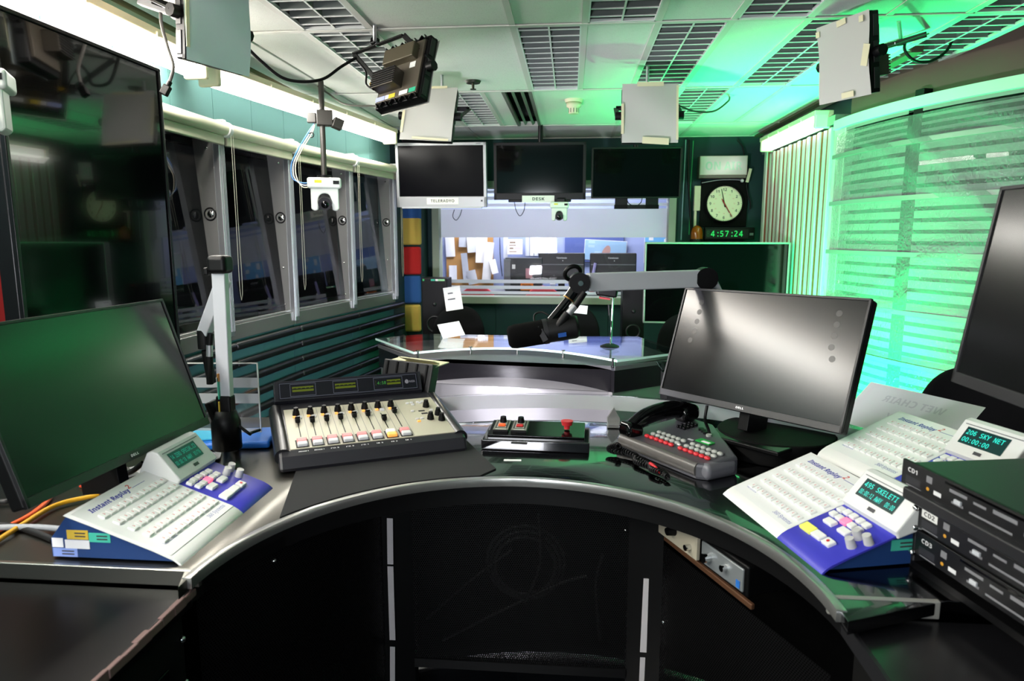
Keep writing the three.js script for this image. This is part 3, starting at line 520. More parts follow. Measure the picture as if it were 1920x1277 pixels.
// ================================================================ PTZ CAMERAS
function ptz(label, pos, rot, s = 1) {
  const c = thing('robotic_camera', label, 'camera', pos, rot);
  const shell = std(0xd5dbd3, .35);
  part(c, 'base_housing', box(.17 * s, .055 * s, .13 * s, .012 * s), shell, [0, -.028 * s, 0]);
  part(c, 'sensor_window', box(.03 * s, .018 * s, .004 * s), M.black, [.06 * s, -.024 * s, .065 * s]);
  part(c, 'yellow_sticker', box(.035 * s, .014 * s, .001), std(0xd8c430, .6), [-.03 * s, -.02 * s, .0655 * s]);
  const archS = new THREE.Shape(); archS.moveTo(-.064, -.155); archS.lineTo(-.064, -.06); archS.quadraticCurveTo(-.064, -.05, -.055, -.05); archS.lineTo(.055, -.05); archS.quadraticCurveTo(.064, -.05, .064, -.06); archS.lineTo(.064, -.155); archS.quadraticCurveTo(.055, -.168, .042, -.16); archS.lineTo(.036, -.105); archS.quadraticCurveTo(.03, -.075, 0, -.075); archS.quadraticCurveTo(-.03, -.075, -.036, -.105); archS.lineTo(-.042, -.16); archS.quadraticCurveTo(-.055, -.168, -.064, -.155);
  const arms = new THREE.ExtrudeGeometry(archS, { depth: .075, bevelEnabled: true, bevelSize: .006, bevelThickness: .006, bevelSegments: 2 }).translate(0, 0, -.03).scale(s, s, s); mg(xf(box(.024 * s, .12 * s, .09 * s, .01 * s), [-.052 * s, -.105 * s, .012 * s]), xf(box(.024 * s, .12 * s, .09 * s, .01 * s), [.052 * s, -.105 * s, .012 * s]), xf(box(.12 * s, .025 * s, .08 * s, .008 * s), [0, -.06 * s, .006 * s]));
  part(c, 'yoke', arms, shell);
  const h = part(c, 'camera_head', xf(new THREE.SphereGeometry(.044 * s, 20, 14), [0, 0, 0]), M.charcoal, [0, -.12 * s, .02 * s]);
  part(h, 'lens_barrel', xf(cyl(.034 * s, .038 * s, .05 * s, 24), [0, 0, 0], [0, 90, 0]), M.black, [0, -.008 * s, .035 * s], [0, 12, 0]);
  part(h, 'lens_glass', new THREE.SphereGeometry(.026 * s, 16, 8, 0, 6.3, 0, 1.1).rotateX(Math.PI / 2), M.blackGloss, [0, -.014 * s, .042 * s], [0, 12, 0]);
  return c;
}
{
  const D = 3.5, top = atD(603, 190, D), b = atD(608, 333, D);
  const c = ptz('white robotic camera hanging on the dark pole before the slanted windows', b, [18, 4, 0], .98);
  const pl = thing('camera_pole', 'dark ceiling pole with clamp plates carrying the white robotic camera', 'pole');
  part(pl, 'tube', bar(V(top.x, 2.1, top.z), V(b.x, b.y, b.z), .014), std(0x2a2723, .5)); const q = atD(598, 222, D), k = atD(622, 225, D);
  part(pl, 'clamp_plate', mg(xf(box(.08, .075, .07, .004), q.clone().add(V(.03, 0, 0)), [20, 0, 0]), xf(box(.045, .05, .03, .004), q.clone().add(V(-.03, 0, .02)), [10, 0, 0]), xf(box(.05, .05, .06, .004), k.clone().add(V(.03, -.02, 0)), [30, 0, -20])), std(0x2a2824, .5)); part(pl, 'eye_bolt', new THREE.TorusGeometry(.012, .003, 8, 18), M.blackMetal, atD(584, 253, D)); part(pl, 'flange', cyl(.035, .035, .01, 20), M.blackMetal, [b.x, b.y + .006, b.z]);
  const lead = (name, lab, off, m) => single(name, lab, 'cable', tube([atD(592, 228, D), atD(578 + off, 248, D), atD(556 + off, 285, D), atD(546 + off, 310, D), atD(549 + off, 335, D), atD(568, 343 + off, D), atD(584, 342 + off, D)], .0028, 36, 6), m);
  lead('camera_lead', 'blue network lead looping to the white robotic camera', 0, std(0x4e86c8, .5)); lead('camera_lead', 'pale grey lead looping to the white robotic camera', 4, std(0xc6ccd4, .5)); lead('camera_lead', 'cream lead looping lowest to the white robotic camera', 8, std(0xcfcab4, .5));
}
ptz('small grey robotic camera hanging under the screen labelled DESK', atZ(1049, 379, -5.08), [0, 0, 0], .8);
{ const c = ptz('white robotic camera at the left edge of the tall black screen', atD(-50, 130, 1.5), [30, 0, 0], .8); }

// ================================================================ SCREENS
function flatTV(name, label, pos, rot, w, h, { bezel = .02, depth = .06, frame = M.black, screen = M.screenOff, bottom = bezel, cat = 'television' } = {}) {
  const t = thing(name, label, cat, pos, rot);
  part(t, 'back_shell', box(w, h, depth, .008), frame, [0, 0, -depth / 2 - .004]);
  part(t, 'bezel', mg(xf(box(w, bezel, .014, .003), [0, h / 2 - bezel / 2, 0]), xf(box(w, bottom, .014, .003), [0, -h / 2 + bottom / 2, 0]), xf(box(bezel, h, .014, .003), [-w / 2 + bezel / 2, 0, 0]), xf(box(bezel, h, .014, .003), [w / 2 - bezel / 2, 0, 0])), frame);
  part(t, 'screen', box(w - 2 * bezel + .002, h - bezel - bottom + .002, .004), screen, [0, (bottom - bezel) / 2, -.001]);
  return t;
}
const zT = -5.08, mid = (a, b, c, d) => atZ((a + c) / 2, (b + d) / 2, zT), S = 1280 / 5.2;
{
  const t1 = flatTV('wall_screen', 'silver framed screen labelled TELERADYO on the end wall', mid(742, 271, 912, 386), [0, 3, 0], 168 / S * .985, 114 / S, { bezel: .022, bottom: .078, frame: std(0xa6a7aa, .35, .4), screen: M.screenOff });
  const w1 = 168 / S;
  const lab = part(t1, 'name_strip', box(.236, .046, .002), std(0xe8e8dc, .7), [.008, -.187, .008]); decal(lab, 'lettering', .21, .044, clearPrint(words('TELERADYO', '#2c3036', 64)), [0, .002, .0015]);
  part(t1, 'ir_window', box(.012, .012, .003), M.charcoal, [.3, -.185, .008]); part(t1, 'base_bar', box(.6, .012, .03, .003), M.lightGrey, [0, -.234, 0]); part(t1, 'ceiling_pole', bar([0, .1, -.09], [0, 2.12 - t1.position.y, -.09], .018), M.blackMetal); part(t1, 'maker_mark', box(.035, .006, .001), M.midGrey, [.28, .222, .008]);
  const t2 = flatTV('wall_screen', 'middle black screen labelled DESK on the end wall', mid(928, 272, 1096, 370), [0, 3, 0], 168 / S * .98, 100 / S, { bezel: .022, bottom: .05, frame: M.black, screen: M.screen });
  const l2 = part(t2, 'name_strip', box(.235, .05, .002), std(0xe2e4dc, .7), [-.01, -.198, .012]); decal(l2, 'lettering', .11, .046, clearPrint(words('DESK', '#333d38', 64)), [0, .001, .0015]);
  part(t2, 'lower_lip', box(.46, .02, .04, .006), M.black, [0, -.21, -.01]); part(t2, 'camera_bracket', box(.06, .04, .1, .004), M.black, [.155, -.215, 0]); part(t2, 'ceiling_pole', bar([0, .1, -.09], [0, 2.12 - t2.position.y, -.09], .018), M.blackMetal);
  const t3 = flatTV('wall_screen', 'thin rimmed black screen hung beside the loose wires', mid(1113, 281, 1273, 367), [0, 3, 0], 160 / S * .98, 88 / S, { bezel: .012, frame: M.black, screen: M.screen });
  part(t3, 'wall_mount', mg(xf(box(.09, .1, .02), [-.1, -.2, -.02]), xf(box(.09, .1, .02), [.12, -.2, -.02]), xf(box(.32, .03, .02), [.01, -.24, -.02])), M.blackMetal); part(t3, 'ceiling_pole', bar([0, .1, -.09], [0, 2.12 - t3.position.y, -.09], .018), M.blackMetal); part(t3, 'loop_cable', tube([[-.06, -.17, -.01], [-.05, -.21, -.01], [.0, -.235, -.01], [.04, -.21, -.01], [.05, -.17, -.01]], .003, 20), M.black);
  single('loop_wire', 'thin loop of wire hanging under the silver framed screen', 'cable', tube([atZ(852, 393, -5.7), atZ(849, 406, -5.7), atZ(855, 413, -5.7), atZ(862, 405, -5.7), atZ(866, 393, -5.7)], .003, 24, 5), M.black);
  single('loop_wire', 'thin loop of wire hanging under the screen labelled DESK', 'cable', tube([atZ(964, 375, -5.7), atZ(968, 395, -5.7), atZ(975, 405, -5.7), atZ(982, 396, -5.7), atZ(985, 376, -5.7)], .003, 24, 5), M.black);
}
{ // tall portrait screen on the left
  const p = V(-1.45, 1.29, -2.037), t = flatTV('tall_screen', 'tall glossy black screen standing upright before the slanted windows', p, [90, 0, 0], .71, 1.215, { bezel: .013, depth: .05, frame: std(0x141416, .25, .3), screen: M.screen });
  part(t, 'floor_stand', mg(xf(box(.1, .7, .05), [0, -.93, -.05]), xf(box(.5, .02, .3), [0, -1.28, -.03])), M.black);
  const b = part(t, 'top_bar', box(.71, .012, .03, .004), std(0xd9b9a0, .4, .3), [0, .614, -.03]);
}
{ // big screen before the clock wall
  const Z = -4.75, a = atZ(1210, 454, Z), b = atZ(1472, 609, Z);
  const t = flatTV('floor_screen', 'large black screen with thin silver edge standing under the clock', [(a.x + b.x) / 2, (a.y + b.y) / 2, Z], [-2, 0, 0], b.x - a.x, a.y - b.y, { bezel: .012, depth: .05, frame: std(0x9fa39f, .35, .4), screen: M.screen });
  part(t, 'stand', mg(xf(box(.08, .8, .05), [0, -.6, -.05]), xf(box(.6, .03, .4, .005), [0, -.98 + .335 - .0, -.03])), M.black);
}
// ================================================================ CLOCK WALL
{
  const zW = BACK + .03, c = thing('wall_clock', 'round cream wall clock with red hand on a black square board', 'clock', atZ(1357, 382, zW));
  part(c, 'board', box(.375, .37, .03, .004), M.blackMatt, [.0, 0, -.012]);
  part(c, 'rim', xf(new THREE.TorusGeometry(.148, .008, 8, 48), [0, 0, .03]), M.blackMatt);
  const face = canvas(512, 512, (x, w) => { x.fillStyle = '#ece9c6'; x.beginPath(); x.arc(256, 256, 256, 0, 7); x.fill(); x.fillStyle = '#23251f'; x.textAlign = 'center'; x.textBaseline = 'middle'; x.font = 'bold 54px sans-serif';
    for (let i = 1; i <= 12; i++) { const t = i * Math.PI / 6; x.fillStyle = '#23251f'; x.font = 'bold 54px sans-serif'; x.fillText(i, 256 + 196 * Math.sin(t), 256 - 196 * Math.cos(t)); x.fillStyle = '#e0a08a'; x.font = '26px sans-serif'; x.fillText(i + 12, 256 + 140 * Math.sin(t), 256 - 140 * Math.cos(t)); }
    for (let i = 0; i < 60; i++) { const t = i * Math.PI / 30; x.fillStyle = '#23251f'; x.beginPath(); x.arc(256 + 237 * Math.sin(t), 256 - 237 * Math.cos(t), i % 5 ? 3 : 5, 0, 7); x.fill(); } });
  part(c, 'dial', xf(new THREE.CircleGeometry(.146, 48), [0, 0, .02]), printMat(face, { roughness: .5 }));
  const hand = (name, len, w, deg, mat, z, tail = .03) => part(c, name, prism([[-w / 2, -tail], [w / 2, -tail], [w / 2 * .5, len], [-w / 2 * .5, len]], .003), mat, [0, 0, z], [0, 0, -deg]);
  hand('minute_hand', .12, .009, 347, M.black, .024); hand('hour_hand', .085, .012, 149, M.black, .027); hand('second_hand', .125, .006, 148, std(0xd02c2c, .5), .031, .045);
  const d = thing('digital_clock', 'black digital clock with green digits reading 4:57:24', 'clock', atZ(1367, 438, zW));
  part(d, 'case', box(.4, .1, .04, .004), M.black); const dig = canvas(512, 96, (x, w, h) => { x.fillStyle = '#031007'; x.fillRect(0, 0, w, h); x.font = 'bold 84px monospace'; x.textBaseline = 'middle'; x.fillStyle = '#0a3d1e'; x.fillText('8', 2, 50); x.fillStyle = '#2cf06c'; let X = 58; for (const ch of '4:57:24') { x.fillText(ch, X, 50); X += ch === ':' ? 46 : 62; } });
  decal(d, 'digits', .34, .072, std(0x000000, .4, 0, { emissive: 0xffffff, emissiveMap: dig, emissiveIntensity: 1.1 }), [-.02, 0, .0205]); part(d, 'maker_plate', box(.03, .02, .001), M.midGrey, [.175, -.005, .0205]);
  const bc = thing('amber_beacon', 'amber domed warning beacon beside the digital clock', 'beacon lamp', atZ(1306, 448, zW + .06)); part(bc, 'dome', lathe([[.048, 0], [.048, .05], [.04, .085], [.02, .105], [0, .11]], 24), phys(0xe07a10, .15, 0, { transmission: .6, thickness: .02 })); part(bc, 'inner_bulb', new THREE.SphereGeometry(.016, 12, 8), std(0xffb060, .3), [0, .05, 0]); part(bc, 'base', cyl(.052, .056, .02, 24), M.black, [0, -.01, 0]); part(bc, 'shelf', box(.5, .012, .13, .002), M.blackMetal, [.15, -.026, -.02]);
  const o = thing('on_air_sign', 'pale unlit ON AIR sign box above the wall clock', 'sign', atZ(1355, 312, zW + .05));
  part(o, 'sign_box', box(.375, .175, .1, .005), std(0x6b5e58, .5), [0, -.006, -.04]); const face2 = canvas(512, 200, (x, w, h) => { x.fillStyle = '#e2cfd3'; x.fillRect(0, 0, w, h); x.fillStyle = '#b4d2c0'; x.font = 'bold 130px sans-serif'; x.textAlign = 'center'; x.textBaseline = 'middle'; x.fillText('ON AIR', w / 2, h / 2 + 4, 420); });
  part(o, 'face_frame', box(.372, .15, .006, .002), std(0xcdb8b4, .4), [.004, .006, .012]); decal(o, 'lettering_face', .355, .138, printMat(face2, { roughness: .15 }), [.004, .006, .0156]);
  const tg = thing('hanging_tag', 'narrow cream tag hanging on a wire beside the on air sign', 'tag', atZ(1404, 329, zW + .04), [0, 0, -12]); part(tg, 'card', box(.024, .11, .003), M.cream); part(tg, 'knot', new THREE.SphereGeometry(.014, 10, 8), M.white, [-.04, -.05, 0]);
  const wire = (lab, pts, r, m, n = 'wall_wire') => single(n, lab, 'cable', tube(pts.map(([x, y, k]) => atZ(x, y, zW + (k || .02))), r, 36, 6), m);
  wire('pale blue wire hanging down the end wall', [[1286, 262], [1284, 300], [1282, 340], [1279, 400], [1277, 450]], .005, std(0x7f97a6, .5)); wire('green wire hanging beside the pale blue wire', [[1300, 264], [1298, 300], [1295, 345], [1294, 384], [1292, 440]], .004, std(0x1f8a58, .5)); wire('thick black cable beside the green wire', [[1292, 262], [1290, 320], [1293, 380], [1296, 440]], .009, M.black);
  wire('black cable curving past the on air sign', [[1382, 262], [1392, 275], [1397, 300], [1403, 318], [1401, 340], [1399, 352]], .006, M.black); wire('thin white wire running over the clock', [[1316, 343], [1345, 338], [1375, 337], [1395, 338]], .003, M.lightGrey); wire('short black wire hanging beside the clock board', [[1400, 345], [1402, 365], [1407, 380], [1406, 392]], .006, M.black);
  const jb = thing('junction_box', 'cream junction box on the end wall among the hanging wires', 'junction box', atZ(1307, 372, zW)); part(jb, 'box_body', box(.05, .2, .035, .004), M.cream, [0, 0, 0]); part(jb, 'conduit', cyl(.012, .012, .2, 12), M.cream, [-.01, -.18, 0]);
  const foamX = atZ(770, 400, -5.53).x;   // foam blocks on the pillar
  [[400, M.blue, 'blue foam block directly under the silver framed screen'], [433, M.yellow, 'mustard foam block above the red block on the pillar'], [489, M.red, 'red foam block on the pillar between mustard and blue'], [543, M.blue, 'blue foam block on the pillar above the lowest mustard block'], [597, M.yellow, 'lowest mustard foam block on the pillar behind the glass desk']].forEach(([y, m, lab], i) => {
    const p = atZ(770, y, -5.5); single('foam_block', lab, 'acoustic foam', box(.162, i ? .226 : .1, .05, .02), m, [p.x, p.y, -5.525], null, 'coloured foam blocks on the pillar');
  });
  [[420, M.yellow, 'mustard foam block behind the outer edge of the tall screen'], [545, M.red, 'red foam block behind the outer edge of the tall screen']].forEach(([y, m, lab]) => { const p = atX(0, y, -1.6); single('foam_block', lab, 'acoustic foam', box(.05, .222, .2, .02), m, [-1.63, p.y, p.z - .02], null, 'coloured foam blocks beside the tall screen'); });
}

// ================================================================ CONSOLE DESK
const DESK = .75, IC = [-.108, -1.02], IR = .528, OC = [-.02, -1.03], OR = 1.045;
const ring = (c, r, deg) => [c[0] + r * Math.sin(R(deg)), c[1] - r * Math.cos(R(deg))];
const arcPts = (c, r, d0, d1, n) => Array.from({ length: n + 1 }, (_, i) => ring(c, r, d0 + (d1 - d0) * i / n));
{
  const d = thing('console_desk', 'curved stainless steel broadcast console desk with black perforated skirt', 'desk');
  const steelTop = std(0x6c6a64, .3, 1);
  const glossTop = phys(0x55565a, .34, 1, { clearcoat: 1, clearcoatRoughness: .03, roughnessMap: rep(blotch, 2, 2) });
  const split = -44, li = arcPts(IC, IR, -93, split, 10), ri = arcPts(IC, IR, split, 94, 30);
  part(d, 'steel_wing', slab([...li, [-.62, -2.06], [-1.38, -2.0], [-1.38, -1.055], [-.66, -1.055]], DESK - .022, DESK, .002), steelTop, null, null, 'brushed steel worktop');
  part(d, 'worktop', slab([...ri, [.6, -1.06], [1.05, -1.0], ...arcPts(OC, OR, 88, -30, 30), [-.6, -2.06]].filter(Boolean), DESK - .022, DESK, .002), glossTop, null, null, 'dark polished worktop with clear sheet');
  const lip = (d0, d1, n) => slab([...arcPts(IC, IR - .008, d0, d1, n), ...arcPts(IC, IR + .008, d0, d1, n).reverse()], DESK - .018, DESK + .003, .002);
  part(d, 'edge_trim', lip(-90, 91, 60), std(0xc6c6c2, .3, .85)); part(d, 'edge_trim', box(.74, .03, .01, .002), std(0xa6a6a0, .3, 1), [-1.0, DESK - .013, -1.05]); part(d, 'edge_trim', box(.17, .03, .01, .002), std(0xa2a29c, .35, .4), [.5, DESK - .013, -1.055]);
  // skirt: perforated panels between posts
  const perf = canvas(32, 56, (x, w, h) => { x.fillStyle = '#ffffff'; x.fillRect(0, 0, w, h); x.fillStyle = '#000000'; for (const [a, b] of [[16, 14], [0, 42], [32, 42]]) { x.beginPath(); x.arc(a, b, 9.5, 0, 7); x.fill(); } }); perf.wrapS = perf.wrapT = THREE.RepeatWrapping; perf.colorSpace = THREE.NoColorSpace;
  const panel = (a, b, y0, y1, name = 'perforated_panel') => { const len = Math.hypot(b[0] - a[0], b[1] - a[1]), yaw = Math.atan2(-(b[1] - a[1]), b[0] - a[0]) * 180 / Math.PI; const m = std(0x121213, .45, .5, { alphaMap: rep(perf, len / .0058, (y1 - y0) / .0101), alphaTest: .5, transparent: true, side: THREE.DoubleSide });
    return part(d, name, new THREE.PlaneGeometry(len, y1 - y0), m, [(a[0] + b[0]) / 2, (y0 + y1) / 2, (a[1] + b[1]) / 2], [yaw, 0, 0]); };
  const P0 = [-.665, -1.09], P1 = [-.475, -1.62], P2 = [-.405, -1.655], P3 = [.155, -1.655], P4 = [.235, -1.61], P5 = [.455, -1.12];
  panel(P0, P1, .04, .70); panel(P2, P3, .2, .665); panel(P4, P5, .04, .57);
  const frameM = std(0x0b0b0c, .4);
  part(d, 'post', slab([P1, [P2[0], P2[1] + .0], [P2[0], P2[1] - .04], [P1[0] - .02, P1[1] - .04]], .0, .725), frameM); part(d, 'post', slab([P3, P4, [P4[0] + .02, P4[1] - .04], [P3[0], P3[1] - .04]], .0, .725), frameM);
  part(d, 'kick_plate', box(.56, .025, .02), frameM, [-.125, .188, -1.66]); part(d, 'upper_rail', box(.56, .06, .02), frameM, [-.125, .695, -1.66]);
  part(d, 'skirt_band', slab([...arcPts(IC, IR + .03, -85, 85, 40), ...arcPts(IC, IR + .05, -85, 85, 40).reverse()], DESK - .075, DESK - .024), frameM);
  const rb = P5[0] - P4[0], rz = P5[1] - P4[1], ryaw = Math.atan2(-rz, rb) * 180 / Math.PI;
  const fr = part(d, 'cut_edge', beam(V(P4[0] + .002, .592, P4[1] + .01), V(P4[0] + rb * .62, .585, P4[1] + rz * .62), .01, .013, V(0, 1, 0), .003), M.copper, null, null, 'brown cut edge of the perforated sheet');
  for (const [x, y, z] of [[-.395, .635, -1.65], [.145, .585, -1.65], [.24, .37, -1.598], [-.6, .66, -1.27]]) part(d, 'screw', new THREE.SphereGeometry(.005, 8, 6), M.chrome, [x, y, z]);
  const tape = std(0xece8ea, .7, 0, { bumpMap: rep(grain, 1, 4), bumpScale: .0008 });
  const tapeStrip = (px0, y0, px1, y1, w, z) => { const a = atZ(px0, y0, z), b = atZ(px1, y1, z); part(d, 'white_tape', beam(a, b, w, .0015, V(0, 0, 1), 0), tape); };
  tapeStrip(731, 972, 732, 1058, .0155, -1.624); tapeStrip(732, 1062, 736, 1200, .0155, -1.624); tapeStrip(736, 1213, 736, 1277, .0135, -1.624); tapeStrip(1213, 1085, 1206, 1223, .0165, -1.628); tapeStrip(1205, 1233, 1203, 1277, .013, -1.628);
  // inside: cable coil and loose leads seen through the holes
  const inside = std(0x262627, .5);
  const ci = atZ(985, 1060, -1.76); part(d, 'cable_coil', mg([0, 1, 2].map((k) => xf(new THREE.TorusGeometry(.083 + .012 * k, .007, 6, 36), [ci.x, ci.y, ci.z - .01 * k]))), inside);
  part(d, 'loose_lead', mg(tube([atZ(1010, 960, -1.75), atZ(1012, 1060, -1.73), atZ(985, 1130, -1.74)], .005), tube([atZ(800, 1160, -1.75), atZ(880, 1090, -1.75), atZ(960, 1030, -1.76)], .005), tube([atZ(830, 1200, -1.75), atZ(950, 1140, -1.75), atZ(1060, 1090, -1.75), atZ(1100, 1080, -1.75)], .005), tube([atZ(1130, 1040, -1.74), atZ(1118, 1090, -1.74), atZ(1125, 1200, -1.74)], .005)), inside);
  part(d, 'back_panel', slab([...arcPts(OC, OR - .06, -40, 80, 24), ...arcPts(OC, OR - .08, -40, 80, 24).reverse()], .015, DESK - .022), M.blackMatt);
  part(d, 'skirt_panel', box(.02, .72, .94), M.blackMatt, [-1.36, .365, -1.54]); part(d, 'skirt_panel', box(.8, .72, .02), M.blackMatt, [-.97, .365, -1.99], [3, 0, 0]); part(d, 'skirt_panel', box(.02, .72, .2), M.blackMatt, [1.0, .365, -1.15]); 
}
{ // clear fence along the back edge
  const g = thing('acrylic_fence', 'low curved clear acrylic screen along the back edge of the console', 'screen');
  const strip = (y0, y1, d0, d1) => slab([...arcPts(OC, OR - .004, d0, d1, 40), ...arcPts(OC, OR, d0, d1, 40).reverse()], y0, y1);
  part(g, 'clear_sheet', strip(DESK, DESK + .086, -23.5, 84), M.acrylic); const haze = phys(0xd8d8da, .7, 0, { transmission: .5, thickness: 0 });
  const hz = arcPts(OC, OR - .0055, -23, 83, 40); const pos = [], idx = []; hz.forEach(([x, z], i) => { pos.push(x, DESK + .04, z, x, DESK + .083, z); if (i) { const a = i * 2 - 2; idx.push(a, a + 2, a + 1, a + 1, a + 2, a + 3); } }); const bg = new THREE.BufferGeometry(); bg.setAttribute('position', new THREE.Float32BufferAttribute(pos, 3)); bg.setIndex(idx); bg.computeVertexNormals(); part(g, 'hazy_band', bg, haze, null, null, 'hazy scratched upper band');
  for (const px of [[823, 792], [1150, 796], [1345, 772]]) { const p = atY(px[0], px[1], DESK); part(g, 'clamp', mg(prism([[-.02, 0], [.02, 0], [.02, .02], [0, .055], [-.02, .02]], .012, .001).translate(p.x, p.y, p.z), xf(box(.04, .012, .05, .002), [p.x, p.y + .007, p.z + .02])), M.steel); }
}
// wings towards the camera
{
  const l = thing('side_cabinet', 'black low side cabinet with a worn front edge beside the keyboard unit', 'cabinet', [-1.0, 0, -.62]);
  part(l, 'top', box(.72, .03, .84, .004), phys(0x0c0a0b, .3, 0, { specularIntensity: .3 }), [0, .705, 0]); part(l, 'body', box(.69, .69, .82, .004), M.blackMatt, [0, .345, 0]);
  const worn = part(l, 'worn_edge', mg(Array.from({ length: 26 }, (_, i) => xf(box(.008 + .004 * rnd(), .012 + .006 * rnd(), .034, .002), [.359, .712 + .003 * rnd(), -.41 + i * .032], [0, 0, 6 * rnd()]))), std(0x6b5350, .8), null, null, 'chipped brown edge');
  part(l, 'glass_label_holder', box(.004, .07, .05, .001), M.blackGloss, [.348, .58, -.33]); for (const y of [.64, .56]) part(l, 'screw', new THREE.SphereGeometry(.006, 10, 6), M.chrome, [.348, y, -.4]);
  part(l, 'lock', xf(cyl(.02, .02, .01, 16), [0, 0, 0], [0, 0, 90]), std(0x3a2724, .4), [.35, .5, -.22]);
  const r = thing('side_cabinet', 'black low side cabinet under the stacked disc players', 'cabinet', [.8, 0, -.66]);
  part(r, 'top', box(.72, .03, .78, .004), std(0x121214, .25), [0, .705, 0]); part(r, 'body', box(.69, .69, .76, .004), M.blackMatt, [0, .345, 0]); part(r, 'edge_strip', box(.006, .03, .78), M.charcoal, [-.36, .705, 0]);
}
{ // preamps hung under the right side
  const mk = (name, lab, x0, y0, x1, y1, z0, z1, col) => { const a = V(...[x0, y0, z0]), b = V(x1, y1, z1); };
  const dir = V(.455 - .235, 0, -1.12 + 1.61).normalize(), yaw = Math.atan2(-dir.z, dir.x) * 180 / Math.PI;
  const base = V(.235, 0, -1.61).add(V(-.012, 0, -.004));
  const p1 = thing('cue_amplifier', 'cream faced small amplifier with knob and jack under the desk edge', 'amplifier', base.clone().addScaledVector(dir, .085).setY(.632), [yaw, 0, 0]);
  part(p1, 'face', box(.16, .06, .01, .002), std(0xb3ac98, .5), [0, 0, .0]); part(p1, 'case', box(.15, .055, .1), M.black, [0, 0, -.06]); part(p1, 'knob', xf(cyl(.009, .012, .02, 14), [0, 0, 0], [0, 90, 0]), M.black, [-.01, .004, .016]); part(p1, 'jack', xf(cyl(.007, .007, .014, 14), [0, 0, 0], [0, 90, 0]), M.chrome, [.055, -.008, .012]); part(p1, 'switch', xf(cyl(.004, .004, .012, 10), [0, 0, 0], [0, 90, 0]), M.chrome, [-.055, .01, .012]);
  const p2 = thing('headphone_amplifier', 'silver faced headphone amplifier in black case under the desk edge', 'amplifier', base.clone().addScaledVector(dir, .25).setY(.632), [yaw, 0, 0]);
  part(p2, 'case', box(.16, .068, .1, .006), M.black, [0, 0, -.052]); part(p2, 'face', box(.142, .05, .006, .004), std(0x9aa0a2, .35, .5), [0, 0, 0]); part(p2, 'jack', xf(cyl(.01, .01, .02, 16), [0, 0, 0], [0, 90, 0]), M.chrome, [-.04, .0, .01]); part(p2, 'knob', xf(cyl(.007, .008, .012, 14), [0, 0, 0], [0, 90, 0]), M.chrome, [.015, .002, .008]); part(p2, 'blue_mark', box(.012, .016, .001), std(0x2a6ec0, .5), [.058, -.012, .004]);
}
// ---------------------------------------------------------------- replay keyboards
const RP = { W: .37, XS: .042, PW: .222, PV0: .006, PV1: .212 };   // width, colour split, printed panel
const replayTop = canvas(1024, 950, (x, w, h) => {
  const X = (u) => (u + RP.W / 2 - .004) / RP.PW * w, Y = (v) => (v - RP.PV0) / (RP.PV1 - RP.PV0) * h;
  x.fillStyle = '#e6e8e6'; x.fillRect(0, 0, w, h); x.fillStyle = '#2b2f95'; x.font = 'italic bold 76px sans-serif'; x.fillText('Instant Replay', X(-.155), Y(.03), X(-.046) - X(-.155)); x.strokeStyle = '#2b2f95'; x.lineWidth = 3; x.strokeText('Instant Replay', X(-.155), Y(.03), X(-.046) - X(-.155)); x.fillStyle = '#c02a26'; x.font = 'italic bold 84px sans-serif'; x.fillText('2', X(-.043), Y(.023)); x.fillStyle = '#2b2f95'; x.fillRect(X(-.034), Y(.024), X(.005) - X(-.034), 6);
  x.fillRect(X(-.16), Y(.18), X(.032) - X(-.16), 5); x.font = '24px sans-serif'; x.fillText('PAGE LOCATION', X(-.16), Y(.187)); x.font = 'italic 60px serif'; x.fillText('360 Systems', X(-.032), Y(.2), X(.03) - X(-.032));
});
const keyTop = canvas(64, 48, (x, w, h) => { x.fillStyle = '#eceeec'; x.fillRect(0, 0, w, h); x.fillStyle = '#d07a76'; x.fillRect(30, 10, 16, 4); x.fillRect(32, 18, 12, 10); });
function vfd(l1, l2, dim) { return canvas(256, 96, (x, w, h) => { x.fillStyle = '#032b2a'; x.fillRect(0, 0, w, h); x.fillStyle = dim ? '#0f9c88' : '#30ffe8'; x.font = 'bold 34px monospace'; x.fillText(l1, 10, 40, 236); x.fillText(l2, 10, 82, 236); }); }
